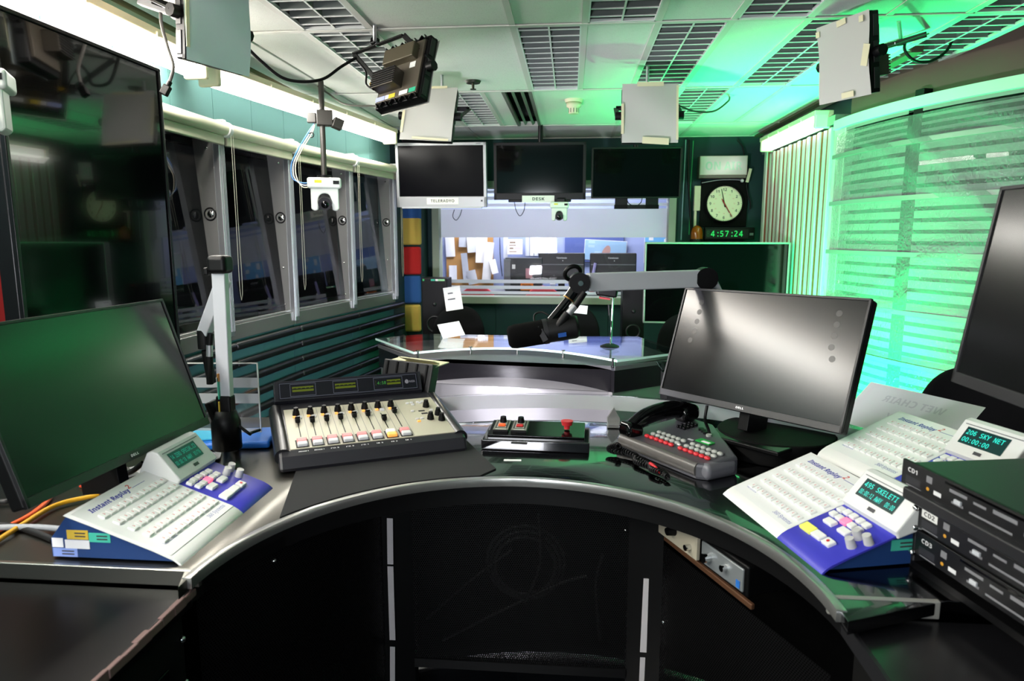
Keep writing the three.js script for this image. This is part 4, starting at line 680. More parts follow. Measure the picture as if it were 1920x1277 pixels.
function replay(label, pos, rot, l1, l2, dim, stickers) {
  const t = thing('replay_keyboard', label, 'audio keyboard', pos, rot, 'white and blue replay keyboards');
  const W = RP.W, ZB = -.083, ZF = .129, YB = .086, YF = .006, slope = Math.atan2(YB - YF, ZF - ZB), deg = slope * 180 / Math.PI, sn = Math.sin(slope), cs = Math.cos(slope);
  const S = (u, v, h = 0) => V(u, YB - sn * v + cs * h, ZB + cs * v + sn * h);   // v from the back edge downwards
  part(t, 'base', profileX([[-.12, .004], [-.12, .038], [-.088, .079], [.1, .012], [.112, .004]], W - .012, .001), M.blueBase, null, null, 'dark blue base');
  const edge = (v, h) => { const p = S(0, v, h); return [p.z, p.y]; };
  const top = [[-.004, -.004], [0, .001], [.05, .001], [.17, .001], [.2, .0005], [.212, -.0015], [.222, -.005], [.229, -.011]].map(([v, h]) => edge(v, h)), under = [[.225, -.0125], [.218, -.008], [.208, -.005], [.17, -.003], [.05, -.003], [0, -.004]].map(([v, h]) => edge(v, h));
  const sheet = (x0, x1, mat, name, lab) => part(t, name, toCreasedNormals(profileX([...top, ...under], x1 - x0, .0006), .5), mat, [(x0 + x1) / 2, 0, 0], null, lab);
  sheet(-W / 2, RP.XS, M.keyWhite, 'key_cover', 'white cover'); sheet(RP.XS, W / 2, M.blueTop, 'control_cover', 'violet blue cover');
  decal(t, 'printed_panel', RP.PW, (RP.PV1 - RP.PV0) * .94, printMat(replayTop, { roughness: .5 }), S(-W / 2 + .004 + RP.PW / 2, (RP.PV0 + RP.PV1) / 2 - .006, .0014), [0, deg - 90, 0]);
  const kg = replay.kg ??= box(.0156, .004, .0145, .001), kt = replay.kt ??= new THREE.PlaneGeometry(.014, .012).rotateX(-Math.PI / 2), km = replay.km ??= printMat(keyTop);
  for (let r = 0; r < 5; r++) for (let c = 0; c < 10; c++) { const k = part(t, 'cue_key', kg, M.keyWhite, S(-.15 + c * .0194, .048 + r * .0292, .0028), [0, deg, 0]); part(k, 'key_print', kt, km, [0, .0022, 0]); }
  const btn = (u, v, w, d, m, name = 'button') => part(t, name, box(w, .008, d, .0025), m, S(u, v, .003), [0, deg, 0]);
  const pink = glow(0xff5a86, .9, 0xff8aa8), lit = std(0xd8dc6a, .5, 0, { emissive: 0xd8dc50, emissiveIntensity: dim ? 0 : .35 });
  for (const [u, v] of [[.058, .093], [.074, .091], [.092, .091], [.112, .092], [.13, .093], [.06, .111], [.078, .111], [.114, .111], [.132, .111]]) btn(u, v, .015, .014, M.keyWhite);
  btn(.096, .111, .017, .017, pink, 'lit_button'); btn(.12, .131, .026, .016, M.keyWhite); btn(.078, .131, .026, .016, M.keyWhite);
  btn(.068, .17, .034, .02, dim ? M.keyWhite : lit, 'stop_key'); btn(.1, .17, .028, .018, M.keyWhite, 'play_key'); const rk = btn(.13, .17, .022, .018, M.keyWhite, 'record_key'); part(rk, 'red_dot', cyl(.003, .003, .001, 10), M.redBtn, [0, .0045, 0]);
  for (const [u, v] of [[.15, .125], [.174, .122], [.163, .148]]) part(t, 'knob', xf(cyl(.0075, .0085, .018, 18), [0, .009, 0]), std(0xc2c2c0, .5), S(u, v, .001), [0, deg, 0]);
  // display pod
  const pod = part(t, 'display_pod', profileX([[-.095, .082], [-.075, .125], [-.064, .129], [-.052, .126], [-.006, .069], [-.012, .056]], .15, .003), std(0xdcdedb, .5), [.115, 0, 0], null, 'pale wedge housing of the display');
  const fdeg = Math.atan2(.126 - .069, .052 - .006) * 180 / Math.PI, up = V(0, Math.sin(R(fdeg)), -Math.cos(R(fdeg))), out = V(0, Math.cos(R(fdeg)), Math.sin(R(fdeg))), mp = V(0, .0975, -.029).addScaledVector(out, .0009);
  decal(pod, 'display', .1, .038, std(0x021a18, .25, 0, { emissive: 0xffffff, emissiveMap: vfd(l1, l2, dim), emissiveIntensity: dim ? .8 : 1.2 }), mp.clone().addScaledVector(up, .005).add(V(-.006, 0, 0)), [0, fdeg - 90, 0]); decal(pod, 'maker_tag', .018, .007, M.darkGrey, mp.clone().addScaledVector(up, -.025), [0, fdeg - 90, 0]); part(pod, 'groove', box(.13, .0015, .0015), M.midGrey, mp.clone().addScaledVector(up, .029), [0, fdeg - 90, 0]);
  for (const [sx, sz, sy, w, h, c, pr2] of stickers || []) { const s = part(t, 'sticker', box(.001, h, w), std(c, .6), [sx * (W / 2 - .0055), sy, sz]); if (pr2) for (let i = 0; i < 2; i++) part(s, 'print_line', box(.0004, h * .14, w * .5), M.darkGrey, [sx * .0006, h * (.18 - .34 * i), -w * .12 * sx]); }
  for (const [x, z] of [[-.16, -.1], [.16, -.1], [-.16, .1], [.16, .1]]) part(t, 'foot', cyl(.008, .008, .006, 10), M.chrome, [x, .003, z]);
  return t;
}
replay('replay keyboard with coloured asset stickers, below the screen that leans over orange cables', [-.796, DESK, -1.2505], [90, 0, 0], '14 ZERO SPECIAL.C3', '00:00:18 AWAY  01/16', true, [[-1, -.068, .047, .04, .017, 0xc9ab3a, 1], [-1, -.027, .043, .04, .017, 0x3fb39c, 1], [-1, -.107, .031, .021, .017, 0xe6e6ea], [-1, -.07, .029, .046, .016, 0xdadbe0], [-1, -.094, .013, .046, .016, 0x7f97d8, 1]]);
replay('replay keyboard with a lit yellow key, beside the stacked disc players', [.508, DESK, -1.338], [-76.3, 0, 0], '495 SKELETI', '00:00:12 AWAY  00:00', false, [[1, -.03, .04, .045, .02, 0x3fb39c, 1]]);
replay('replay keyboard standing behind the one with the lit yellow key', [.748, DESK + .072, -1.45], [-76, 2, 1], '206 SKY NET', '00:00:00', false);
{ const b = thing('black_riser', 'low black box raising the rear replay keyboard', 'riser', [.765, DESK, -1.455], [-76, 0, 0]); part(b, 'box_body', box(.34, .068, .22, .004), M.blackMatt, [0, .034, 0]); }

// ---------------------------------------------------------------- mixing console
{
  const t = thing('mixing_console', 'eight fader broadcast mixing console with cream panel and meter bridge', 'mixing console', [-.561, DESK + .004, -1.79], [26.5, 0, 0]);
  const W = .476, D = .36, zf = D / 2, slope = 8.2;
  const prof = [[zf - .004, 0], [zf, .008], [zf - .012, .035], [zf - .03, .043], [-zf + .02, .09], [-zf, .085], [-zf, 0]];
  part(t, 'body', profileX(prof, W, .008), std(0x26262b, .38), null, null, 'dark grey padded body');
  const th = R(slope), yb = .0445, S = (u, v, h = 0) => V(u, yb + Math.sin(th) * v + Math.cos(th) * h, zf - .034 - Math.cos(th) * v + Math.sin(th) * h);   // v from the front edge upwards
  part(t, 'panel', box(.425, .003, .262, .001), std(0xbdb8a4, .45, .15), S(.004, .131, .0), [0, slope, 0], 'cream painted panel');
  const cheek = xf(cyl(.021, .021, D - .06, 16), [0, .05, 0], [0, 98, 0]); for (const k of [-1, 1]) part(t, 'side_cheek', cheek, std(0x1d1d20, .3), [k * (W / 2 - .012), 0, 0]);
  const pitch = .0375, labels = ['PROGM 1', 'PROGM 2', 'CD 3', 'CD 2', 'CD 1', 'IR 3', 'IR 2', 'IR 1'], orange = glow(0xff9a3c, .9, 0xffb060), btnW = std(0xd8d8da, .45), pinkB = std(0xd98a8c, .45, 0, { emissive: 0xe05050, emissiveIntensity: .12 });
  const knobG = mg(xf(cyl(.0085, .010, .012, 18), [0, .006, 0]), xf(cyl(.006, .0075, .010, 14), [0, .016, 0])), capG = mg(xf(box(.013, .012, .02, .003), [0, .006, 0]), xf(box(.013, .004, .003), [0, .013, 0])), faders = [.155, .15, .15, .152, .155, .157, .115, .16];
  for (let i = 0; i < 8; i++) {
    const u = -.178 + i * pitch;
    part(t, 'separator', box(.0008, .0006, .25), M.midGrey, S(u + pitch / 2, .131, .0017), [0, slope, 0]);
    part(t, 'pan_knob', knobG, M.black, S(u, .218, .002), [0, slope, 0]); part(t, 'lit_button', box(.009, .005, .008, .002), i === 6 ? orange : orange, S(u - .006, .2, .003), [0, slope, 0]); part(t, 'small_button', box(.011, .005, .005, .001), btnW, S(u + .008, .199, .003), [0, slope, 0]); part(t, 'small_button', box(.011, .005, .005, .001), btnW, S(u + .008, .19, .003), [0, slope, 0]);
    part(t, 'fader_slot', box(.0022, .001, .105), M.black, S(u, .122, .0018), [0, slope, 0]); part(t, 'fader_cap', capG, M.black, S(u, faders[i] + .01, .003), [0, slope, 0]);
    part(t, 'channel_display', box(.022, .001, .006), std(i > 3 && i < 6 ? 0xcfcfca : 0x5f6657, .3), S(u, .058, .0018), [0, slope, 0]);
    const b = part(t, 'button_well', box(.032, .002, .046, .003), M.black, S(u, .027, .0015), [0, slope, 0]);
    part(b, 'on_button', box(.025, .01, .02, .003), i === 6 ? M.keyWhite : pinkB, [0, .004, -.009]); part(b, 'off_button', box(.025, .01, .018, .003), i === 6 ? orange : btnW, [0, .004, .0105]);
    decal(t, 'channel_label', .028, .008, clearPrint(words(labels[i], '#f0f0f0', 40, 'sans-serif')), V(u, .0408, zf - .0245), [0, -56, 0]);
  }
  for (const [u, v] of [[.182, .19], [.172, .1], [.2, .125], [.2, .085]]) part(t, 'monitor_knob', knobG, M.black, S(u, v, .002), [0, slope, 0]);
  for (const [u, v, o] of [[.135, .225], [.148, .228], [.166, .228], [.18, .23], [.148, .212], [.136, .165], [.19, .16], [.135, .105], [.15, .108], [.137, .09, 1], [.172, .22]]) part(t, 'small_button', box(.009, .005, .006, .0015), o ? orange : btnW, S(u, v, .003), [0, slope, 0]);
  for (const [u, v] of [[.162, .163], [.166, .143]]) part(t, 'mini_display', box(.018, .001, .008), M.charcoal, S(u, v, .0018), [0, slope, 0]);
  // meter bridge
  const bp = [[-zf - .012, .088], [-zf - .012, .146], [-zf + .004, .152], [-zf + .03, .1], [-zf + .022, .088]];
  const br = part(t, 'meter_bridge', profileX(bp, .43, .003), std(0x24242b, .35), [-.015, 0, 0]); const fd = Math.atan2(.152 - .1, .026) * 180 / Math.PI, c = V(0, .126, -zf + .0178), out = V(0, Math.cos(R(fd)), Math.sin(R(fd)));
  const brTex = canvas(1024, 112, (x, w, h) => { x.fillStyle = '#0d1020'; x.fillRect(0, 0, w, h); x.strokeStyle = '#9aa0b0'; x.lineWidth = 3; x.strokeRect(10, 8, w - 20, h - 16); const meter = (X, W2) => { x.strokeRect(X - 14, 16, W2 + 28, 80); x.fillStyle = '#8ea11a'; x.fillRect(X, 34, W2, 14); x.fillRect(X, 54, W2, 14); x.fillStyle = '#17240a'; for (let i = 0; i < 5; i++) x.fillRect(X + 8 + i * W2 / 5, 44, W2 / 7, 10); }; meter(96, 150); meter(400, 150); meter(700, 190); x.fillStyle = '#0d1020'; x.fillRect(702, 30, 84, 44); x.fillStyle = '#5fe05a'; x.font = 'bold 28px monospace'; x.fillText('4:58', 712, 62); x.fillStyle = '#c8c8d0'; x.beginPath(); x.arc(938, 56, 15, 0, 7); x.fill(); x.font = 'bold 22px sans-serif'; x.fillText('AXIA', 956, 64, 46); });
  decal(br, 'bridge_face', .405, .05, std(0x0c0c12, .3, 0, { map: brTex, emissive: 0xffffff, emissiveMap: brTex, emissiveIntensity: .35 }), c.clone().addScaledVector(out, .0022), [0, fd - 90, 0], 'printed meter face with green meters');
}
{ // mat under the console
  const a = arcPts(IC, IR + .012, -62, -11, 14), p = atY(548, 903, DESK), q = atY(930, 881, DESK);
  single('rubber_mat', 'dark rubber mat under the mixing console', 'mat', slab([...a, [q.x, q.z], [-.32, -1.9], [-.72, -1.75]], DESK, DESK + .004), M.rubber);
}
// ---------------------------------------------------------------- remote box
{
  const t = thing('remote_panel', 'black low remote box with two knob modules and a red push knob', 'control box', [-.088, DESK, -1.828], [-2, 0, 0]);
  part(t, 'acrylic_base', box(.29, .03, .15, .004), phys(0x18161a, .08, 0, { clearcoat: 1 }), [0, .015, 0]); part(t, 'top_plate', box(.262, .012, .12, .002), M.blackGloss, [0, .036, -.005], [0, 4, 0]);
  const mod = canvas(96, 128, (x, w, h) => { x.fillStyle = '#77786f'; x.fillRect(0, 0, w, h); x.fillStyle = '#15151a'; x.fillRect(10, 8, w - 20, h - 26); x.fillStyle = '#9a9b90'; x.fillRect(18, 14, w - 36, h - 40); x.fillStyle = '#15151a'; x.fillRect(26, 52, 44, 9); x.fillRect(26, 84, 44, 9); x.fillStyle = '#c9c9c0'; x.fillRect(14, h - 14, w - 28, 9); });
  [[-.098, true], [-.048, false]].forEach(([x, on]) => { const m = part(t, 'knob_module', box(.043, .008, .085, .002), M.black, [x, .045, -.005], [0, 4, 0]); decal(m, 'module_print', .041, .08, printMat(mod), [0, .0045, 0], [0, -90, 0]); part(m, 'knob', mg(xf(cyl(.008, .01, .016, 16), [0, .008, 0])), M.black, [0, .004, -.024]); part(m, 'red_button', box(.02, .006, .014, .003), on ? glow(0xff5a20, .8, 0xe04818) : std(0xb02020, .4, 0, { emissive: 0xc02018, emissiveIntensity: .2 }), [0, .006, .006]); });
  part(t, 'emergency_knob', mg(xf(cyl(.017, .014, .012, 20), [0, .016, 0]), xf(cyl(.008, .008, .014, 14), [0, .006, 0])), M.redBtn, [.082, .046, .0]);
  part(t, 'paper_slip', box(.16, .001, .03), M.paper, [-.02, .032, -.085], null, 'white paper slip behind the box');
  single('white_tag', 'small white tag lying on the worktop before the remote box', 'tag', box(.045, .001, .012), M.paper, atY(961, 863, DESK + .001), [2, 0, 0]);
}
// ---------------------------------------------------------------- telephone
{
  const yaw = -54.5, t = thing('studio_telephone', 'dark grey studio telephone with red and grey button rows', 'telephone', [.138, DESK, -1.815], [yaw, 0, 0]); t.scale.set(.93, 1.3, 1);
  const shape = [[0, .0], [.03, .008], [.31, .008], [.335, -.01], [.34, -.1], [.3, -.125], [.12, -.235], [.02, -.235], [0, -.2]], n = shape.length;
  const H = (z) => .034 + .15 * Math.max(0, -z) * .42;   // top rises to the back
  const g = slab(shape, 0, .03, .006), a = g.attributes.position; for (let i = 0; i < a.count; i++) if (a.getY(i) > .015) a.setY(i, a.getY(i) + .15 * Math.max(0, -a.getZ(i)) * .42); g.computeVertexNormals();
  part(t, 'body', g, std(0x4a4a50, .42)); const pit = Math.atan(.063) * 180 / Math.PI, P = (x, z, h = 0) => V(x, .03 + .063 * -z + h, z);
  part(t, 'front_roll', xf(cyl(.013, .013, .3, 16), [.16, .018, .002], [0, 0, 90]), std(0x5a5754, .35)); part(t, 'end_cap', xf(box(.035, .03, .1, .013), [.326, .017, -.05]), std(0x6a6a70, .4));
  const kg = new THREE.SphereGeometry(.0092, 14, 8).scale(1, .42, .72);
  for (const x0 of [.078, .21]) for (let r = 0; r < 3; r++) for (let c = 0; c < 6; c++) part(t, r ? 'line_key' : 'red_key', kg, r ? M.greyBtn : std(0xc42c34, .35, 0, { emissive: 0xb01820, emissiveIntensity: .18 }), P(x0 + c * .0192, -.032 - r * .0215, .003), [0, pit, 0]);
  for (let r = 0; r < 4; r++) for (let c = 0; c < 3; c++) part(t, 'dial_key', box(.009, .006, .008, .002), M.black, P(.075 + c * .013, -.145 - r * .0145, .003), [0, pit, 0]);
  for (let c = 0; c < 3; c++) part(t, 'round_key', cyl(.0075, .0075, .005, 16), M.black, P(.135 + c * .015, -.175 + c * .006, .002), [0, pit, 0]); part(t, 'round_key', cyl(.0075, .0075, .004, 16), M.greyBtn, P(.185, -.155, .002), [0, pit, 0]);
  const gl = part(t, 'green_label', box(.05, .002, .022), std(0x23a043, .5), P(.215, -.112, .002), [0, pit, 0]); part(gl, 'white_slip', box(.028, .001, .009), M.paper, [.008, .0012, .004]); part(t, 'white_key', box(.011, .003, .006, .001), M.white, P(.185, -.05, .002)); part(t, 'grey_window', box(.018, .001, .006), M.lightGrey, P(.175, -.1, .001), [0, pit, 0]);
  // handset
  const hs = part(t, 'handset', mg(tube([[.03, .044, -.012], [.034, .062, -.05], [.038, .072, -.11], [.04, .072, -.16], [.04, .066, -.2]], .019, 24, 12).scale(1, 1, 1), xf(box(.054, .032, .056, .013), [.03, .042, -.014], [0, -12, 0]), xf(box(.058, .034, .06, .014), [.042, .06, -.206], [0, 8, 0])), M.blackGloss, null, null, 'glossy black handset');
}
{
  const c = thing('handset_cord', 'tangled black coiled handset cord with red tie beside the telephone', 'cord');
  const path = new THREE.CatmullRomCurve3([atY(1158, 838, DESK + .03), atY(1150, 845, DESK + .012), atY(1180, 852, DESK + .012), atY(1200, 868, DESK + .012), atY(1222, 880, DESK + .012), atY(1245, 894, DESK + .012)]);
  const hel = (o, turns) => { const pts = []; for (let i = 0; i <= turns * 10; i++) { const t = i / (turns * 10), p = path.getPoint(t), an = i / 10 * 6.283; pts.push(p.add(V(Math.cos(an) * .006 + o * .022 * Math.sin(t * 12), Math.sin(an) * .006 + .004 + o * .004, o * .02 * Math.cos(t * 9)))); } return new THREE.TubeGeometry(new THREE.CatmullRomCurve3(pts), turns * 10, .0024, 5); };
  part(c, 'coil', hel(.5, 40), M.black); part(c, 'coil', hel(-.5, 40), M.black); const k = atY(1218, 868, DESK + .03); part(c, 'red_tie', tube([k, k.clone().add(V(.012, -.006, .012)), k.clone().add(V(.02, -.018, .03))], .004, 8), M.redBtn);
}
// ---------------------------------------------------------------- desktop monitors
function monitor(label, pos, rot, { stand = true, base } = {}) {
  const t = thing('desktop_monitor', label, 'monitor', pos, rot), w = .538, h = .322;
  part(t, 'back_shell', box(w, h, .03, .006), M.black, [0, 0, -.017]); part(t, 'rear_bulge', box(.3, .2, .03, .01), M.black, [0, -.02, -.042]);
  part(t, 'bezel', mg(xf(box(w, .006, .008, .001), [0, h / 2 - .003, 0]), xf(box(w, .018, .008, .001), [0, -h / 2 + .009, 0]), xf(box(.006, h, .008, .001), [-w / 2 + .003, 0, 0]), xf(box(.006, h, .008, .001), [w / 2 - .003, 0, 0])), std(0x1c1c1e, .4));
  part(t, 'screen', box(w - .01, h - .022, .002), M.matt, [0, .006, .0]); decal(t, 'maker_mark', .03, .011, clearPrint(words('DELL', '#ffffff', 48)), [0, -h / 2 + .009, .0045]);
  return t;
}
M.matt = phys(0x050606, .19, 0, { ior: 1.5 });
{
  const m1 = monitor('monitor with green sheen leaning over the keyboard unit with asset stickers', [-.946, 1.016, -1.291], [87.1, -18.1, 0]);
  part(m1, 'stand_arm', mg(beam(V(0, -.02, -.05), V(0, -.21, -.09), .09, .03, V(1, 0, 0)), xf(box(.22, .014, .19, .004), [0, -.262, -.085], [0, 18, 0])), M.black);
  const m2 = monitor('monitor with smudged olive screen beside the studio telephone', [.479, 1.02, -1.808], [-48.1, -19.2, .7]);
  part(m2, 'stand_arm', mg(beam(V(0, -.02, -.05), V(0, -.2, -.075), .09, .03, V(1, 0, 0)), xf(box(.23, .012, .18, .004), [.03, -.215, -.06], [0, 19.2, 0])), M.black);
  for (let i = 0; i < 10; i++) { const s = i < 5 ? -1 : 1; part(m2, 'smudge', xf(new THREE.CircleGeometry(.008, 14)), phys(0x060707, .3, 0, { ior: 1.5 }), [s * (.2 + .008 * (i % 5 === 4 ? 1 : 0)), .12 - (i % 5) * .028, .0013]); }
  const rs = thing('round_riser', 'black round riser under the monitor beside the telephone', 'riser', [.55, DESK, -1.82]); part(rs, 'drum', lathe([[0, 0], [.145, 0], [.15, .004], [.15, .052], [.145, .057], [0, .057]], 40), M.blackMatt);
  single('monitor_lead', 'black lead dropping from the smudged monitor to the worktop', 'cable', tube([atD(1326, 760, 1.75), atD(1322, 785, 1.75), atD(1328, 805, 1.78), atY(1335, 830, DESK + .01)], .004, 20), M.black);
  const m3 = monitor('dark monitor turned to the presenter above the disc players', [.665, 1.239, -.912], [-89.7, -8.4, .3]);
  part(m3, 'stand_arm', mg(beam(V(0, -.06, -.04), V(0, -.1, -.42), .07, .03, V(1, 0, 0)), beam(V(0, -.09, -.4), V(0, -.555, -.335), .07, .03, V(1, 0, 0)), xf(box(.24, .014, .17, .004), [0, -.56, -.345], [0, 8.4, 0])), M.black);
}
// ---------------------------------------------------------------- disc player stack
{
  const yaw = -79, rot = [yaw, -14, 0], o = V(.578, DESK, -1.165), ax = V(Math.cos(R(yaw)), 0, -Math.sin(R(yaw))), az = V(Math.sin(R(yaw)), 0, Math.cos(R(yaw)));
  const at = (x, y, z) => o.clone().addScaledVector(ax, x).addScaledVector(az, z).add(V(0, y, 0));
  const rk = thing('player_rack', 'small black tabletop rack holding three disc players', 'rack', at(.24, 0, -.16), [yaw, 0, 0]);
  for (const k of [-1, 1]) part(rk, 'side_panel', box(.012, .128, .28, .003), M.charcoal, [k * .246, .064, 0]); part(rk, 'shelf', box(.49, .006, .26), M.black, [0, .132, 0]); part(rk, 'shelf_lip', box(.5, .022, .03, .004), M.charcoal, [0, .135, .15]); part(rk, 'base', box(.49, .012, .28), M.black, [0, .006, 0]); for (const y of [.03, .075, .11]) part(rk, 'screw', new THREE.SphereGeometry(.006, 8, 6), M.chrome, [-.238, y, .145]);
  const face = (n, light) => canvas(768, 80, (x, w, h) => { x.fillStyle = '#101012'; x.fillRect(0, 0, w, h); if (light) { x.fillStyle = '#d8d8d4'; x.fillRect(14, 8, 60, 30); } x.fillStyle = light ? '#222' : '#d8d8d8'; x.font = 'bold 22px sans-serif'; x.fillText('CD' + n, 22, 32); x.fillStyle = '#2a2a2e'; x.fillRect(16, 46, 60, 24); x.fillStyle = '#77777a'; x.fillRect(20, 74, 60, 4); x.fillRect(96, 16, 22, 22); x.fillRect(180, 22, 60, 10); x.fillRect(260, 26, 40, 8); x.fillRect(320, 20, 70, 12); x.fillRect(190, 56, 40, 8); x.fillRect(250, 60, 130, 7); x.fillStyle = '#000'; x.fillRect(170, 6, 270, 7); x.fillStyle = '#c08a2a'; x.beginPath(); x.arc(104, 58, 6, 0, 7); x.fill(); x.fillStyle = '#d8d8d8'; x.fillRect(126, 52, 28, 14); for (let i = 0; i < 4; i++) x.fillRect(410 + i * 18, 40, 8, 12); x.fillStyle = '#0c1840'; x.fillRect(500, 10, 190, 48); x.fillStyle = '#55554e'; x.fillRect(500, 64, 170, 8); x.fillRect(520, 2, 120, 5); });
  [[.165, 1, 'top disc player marked CD1 with green lit lid'], [.098, 2, 'middle disc player marked CD2 in the rack'], [.05, 3, 'lowest disc player marked CD3 in the rack']].forEach(([y, n, lab], i) => {
    const c = thing('disc_player', lab, 'disc player', at(i ? .24 : .205, y, -.16 + (i === 0 ? .01 : 0)), [yaw, 0, 0], 'stacked disc players');
    part(c, 'case', box(.44, .042, .27, .003), std(0x1a1b1d, .4), [0, 0, 0]); const f = part(c, 'front_panel', box(.478, .044, .006, .002), M.black, [0, 0, .138]); decal(f, 'panel_print', .474, .042, printMat(face(n, n === 2), { roughness: .4 }), [0, 0, .0035]);
    part(f, 'blue_display', box(.115, .024, .002), M.blueDisp ??= glow(0x0a1a5a, .25, 0x060c22), [.13, .003, .004]); part(f, 'eject_key', box(.014, .007, .004, .001), M.lightGrey, [-.105, -.006, .005]); part(f, 'disc_slot', box(.17, .004, .003), M.blackGloss, [-.05, .0165, .0035]);
  });
  single('black_case', 'flat black case lying on the top disc player', 'case', box(.2, .012, .14, .004), M.blackMatt, at(.42, .198, -.15), [yaw + 20, 0, 0]);
}

// ---------------------------------------------------------------- boom arms and microphones
function sm(label, pos, rot, s = 1) {
  const m = thing('broadcast_microphone', label, 'microphone', pos, rot);
  part(m, 'foam_windscreen', lathe([[0, .1], [.02, .1], [.03, .094], [.033, .08], [.0335, 0], [.03, -.004]], 28).rotateX(Math.PI / 2), phys(0x090909, .95, 0, { specularIntensity: .2, bumpMap: rep(grain, 8, 8), bumpScale: .001 }), [0, 0, 0]);
  part(m, 'body', lathe([[.03, 0], [.0325, -.004], [.0325, -.085], [.028, -.094], [0, -.096]], 28).rotateX(Math.PI / 2), std(0x0d0d0e, .5, .2)); part(m, 'collar_ring', xf(cyl(.0345, .0345, .012, 28), [0, 0, 0], [0, 90, 0]), M.charcoal, [0, 0, -.004]);
  part(m, 'blue_sticker', box(.002, .014, .02), std(0x2f62b8, .5), [.0, -.0315, -.045], [0, 0, 90]); part(m, 'side_sticker', box(.0016, .012, .022), std(0x2f62b8, .5), [.031, -.012, -.045], [0, 0, -20]);
  return m;
}
{
  const D = 1.86, elbow = atD(1322, 522, D + .12), head = atD(1086, 530, D), base = V(.55, DESK + .06, -1.93);
  const b = thing('microphone_boom', 'grey jointed boom arm reaching across from behind the smudged monitor', 'boom arm');
  part(b, 'fore_arm', beam(head.clone().lerp(elbow, .06), elbow.clone().lerp(head, .02), .026, .05, V(0, 1, 0), .004), M.aluPaint); part(b, 'elbow_joint', xf(cyl(.032, .032, .045, 28), elbow, [6, 90, 0]), M.black);
  part(b, 'lower_arm', beam(elbow.clone().add(V(.02, 0, -.03)), base.clone().add(V(0, .06, 0)), .028, .04, V(0, 0, 1), .004), M.aluPaint); part(b, 'base_socket', lathe([[0, 0], [.03, 0], [.028, .09], [.024, .12], [0, .12]], 24), M.black, [base.x, DESK, base.z]);
  part(b, 'head_joint', mg(xf(cyl(.028, .028, .05, 26), head, [4, 90, 0]), xf(new THREE.TorusGeometry(.022, .006, 8, 24), head.clone().add(V(-.018, .026, 0)), [20, 30, 0])), M.black); part(b, 'joint_screw', xf(cyl(.007, .007, .006, 14), head.clone().add(V(.004, 0, .027)), [0, 90, 0]), M.chrome);
  const n1 = atD(1066, 562, D), n2 = atD(1030, 605, D), n0 = atD(1078, 545, D);
  part(b, 'swivel_tube', mg(bar(n0, n1, .017), bar(n1, n2, .012)), M.blackGloss); part(b, 'brass_ring', bar(n1.clone().lerp(n0, .1), n1, .0185), std(0xa07a40, .3, .9));
  part(b, 'connector', mg(bar(atD(1096, 548, D - .02), atD(1078, 575, D - .02), .009), bar(atD(1064, 588, D - .02), atD(1046, 612, D - .02), .011)), M.black); part(b, 'connector_sleeve', bar(atD(1078, 574, D - .02), atD(1066, 588, D - .02), .0095), M.alu);
  const c = atD(1020, 622, D);
  const y = part(b, 'microphone_yoke', mg(beam(atD(1032, 600, D), atD(1012, 618, D - .03), .018, .004, V(0, 0, 1)), beam(atD(1012, 618, D - .03), atD(1024, 640, D - .035), .018, .004, V(0, 0, 1)), beam(atD(1032, 600, D), atD(1000, 612, D + .035), .016, .004, V(0, 1, 0))), M.blackMetal);
  sm('black broadcast microphone with foam windscreen hanging over the worktop', c, [-82, 9, 0]);
  single('microphone_lead', 'short black lead looping behind the hanging microphone', 'cable', tube([atD(1042, 600, D + .02), atD(1015, 585, D + .04), atD(1003, 590, D + .04), atD(1003, 605, D + .03), atD(1012, 620, D + .03)], .003, 20), M.black);
}
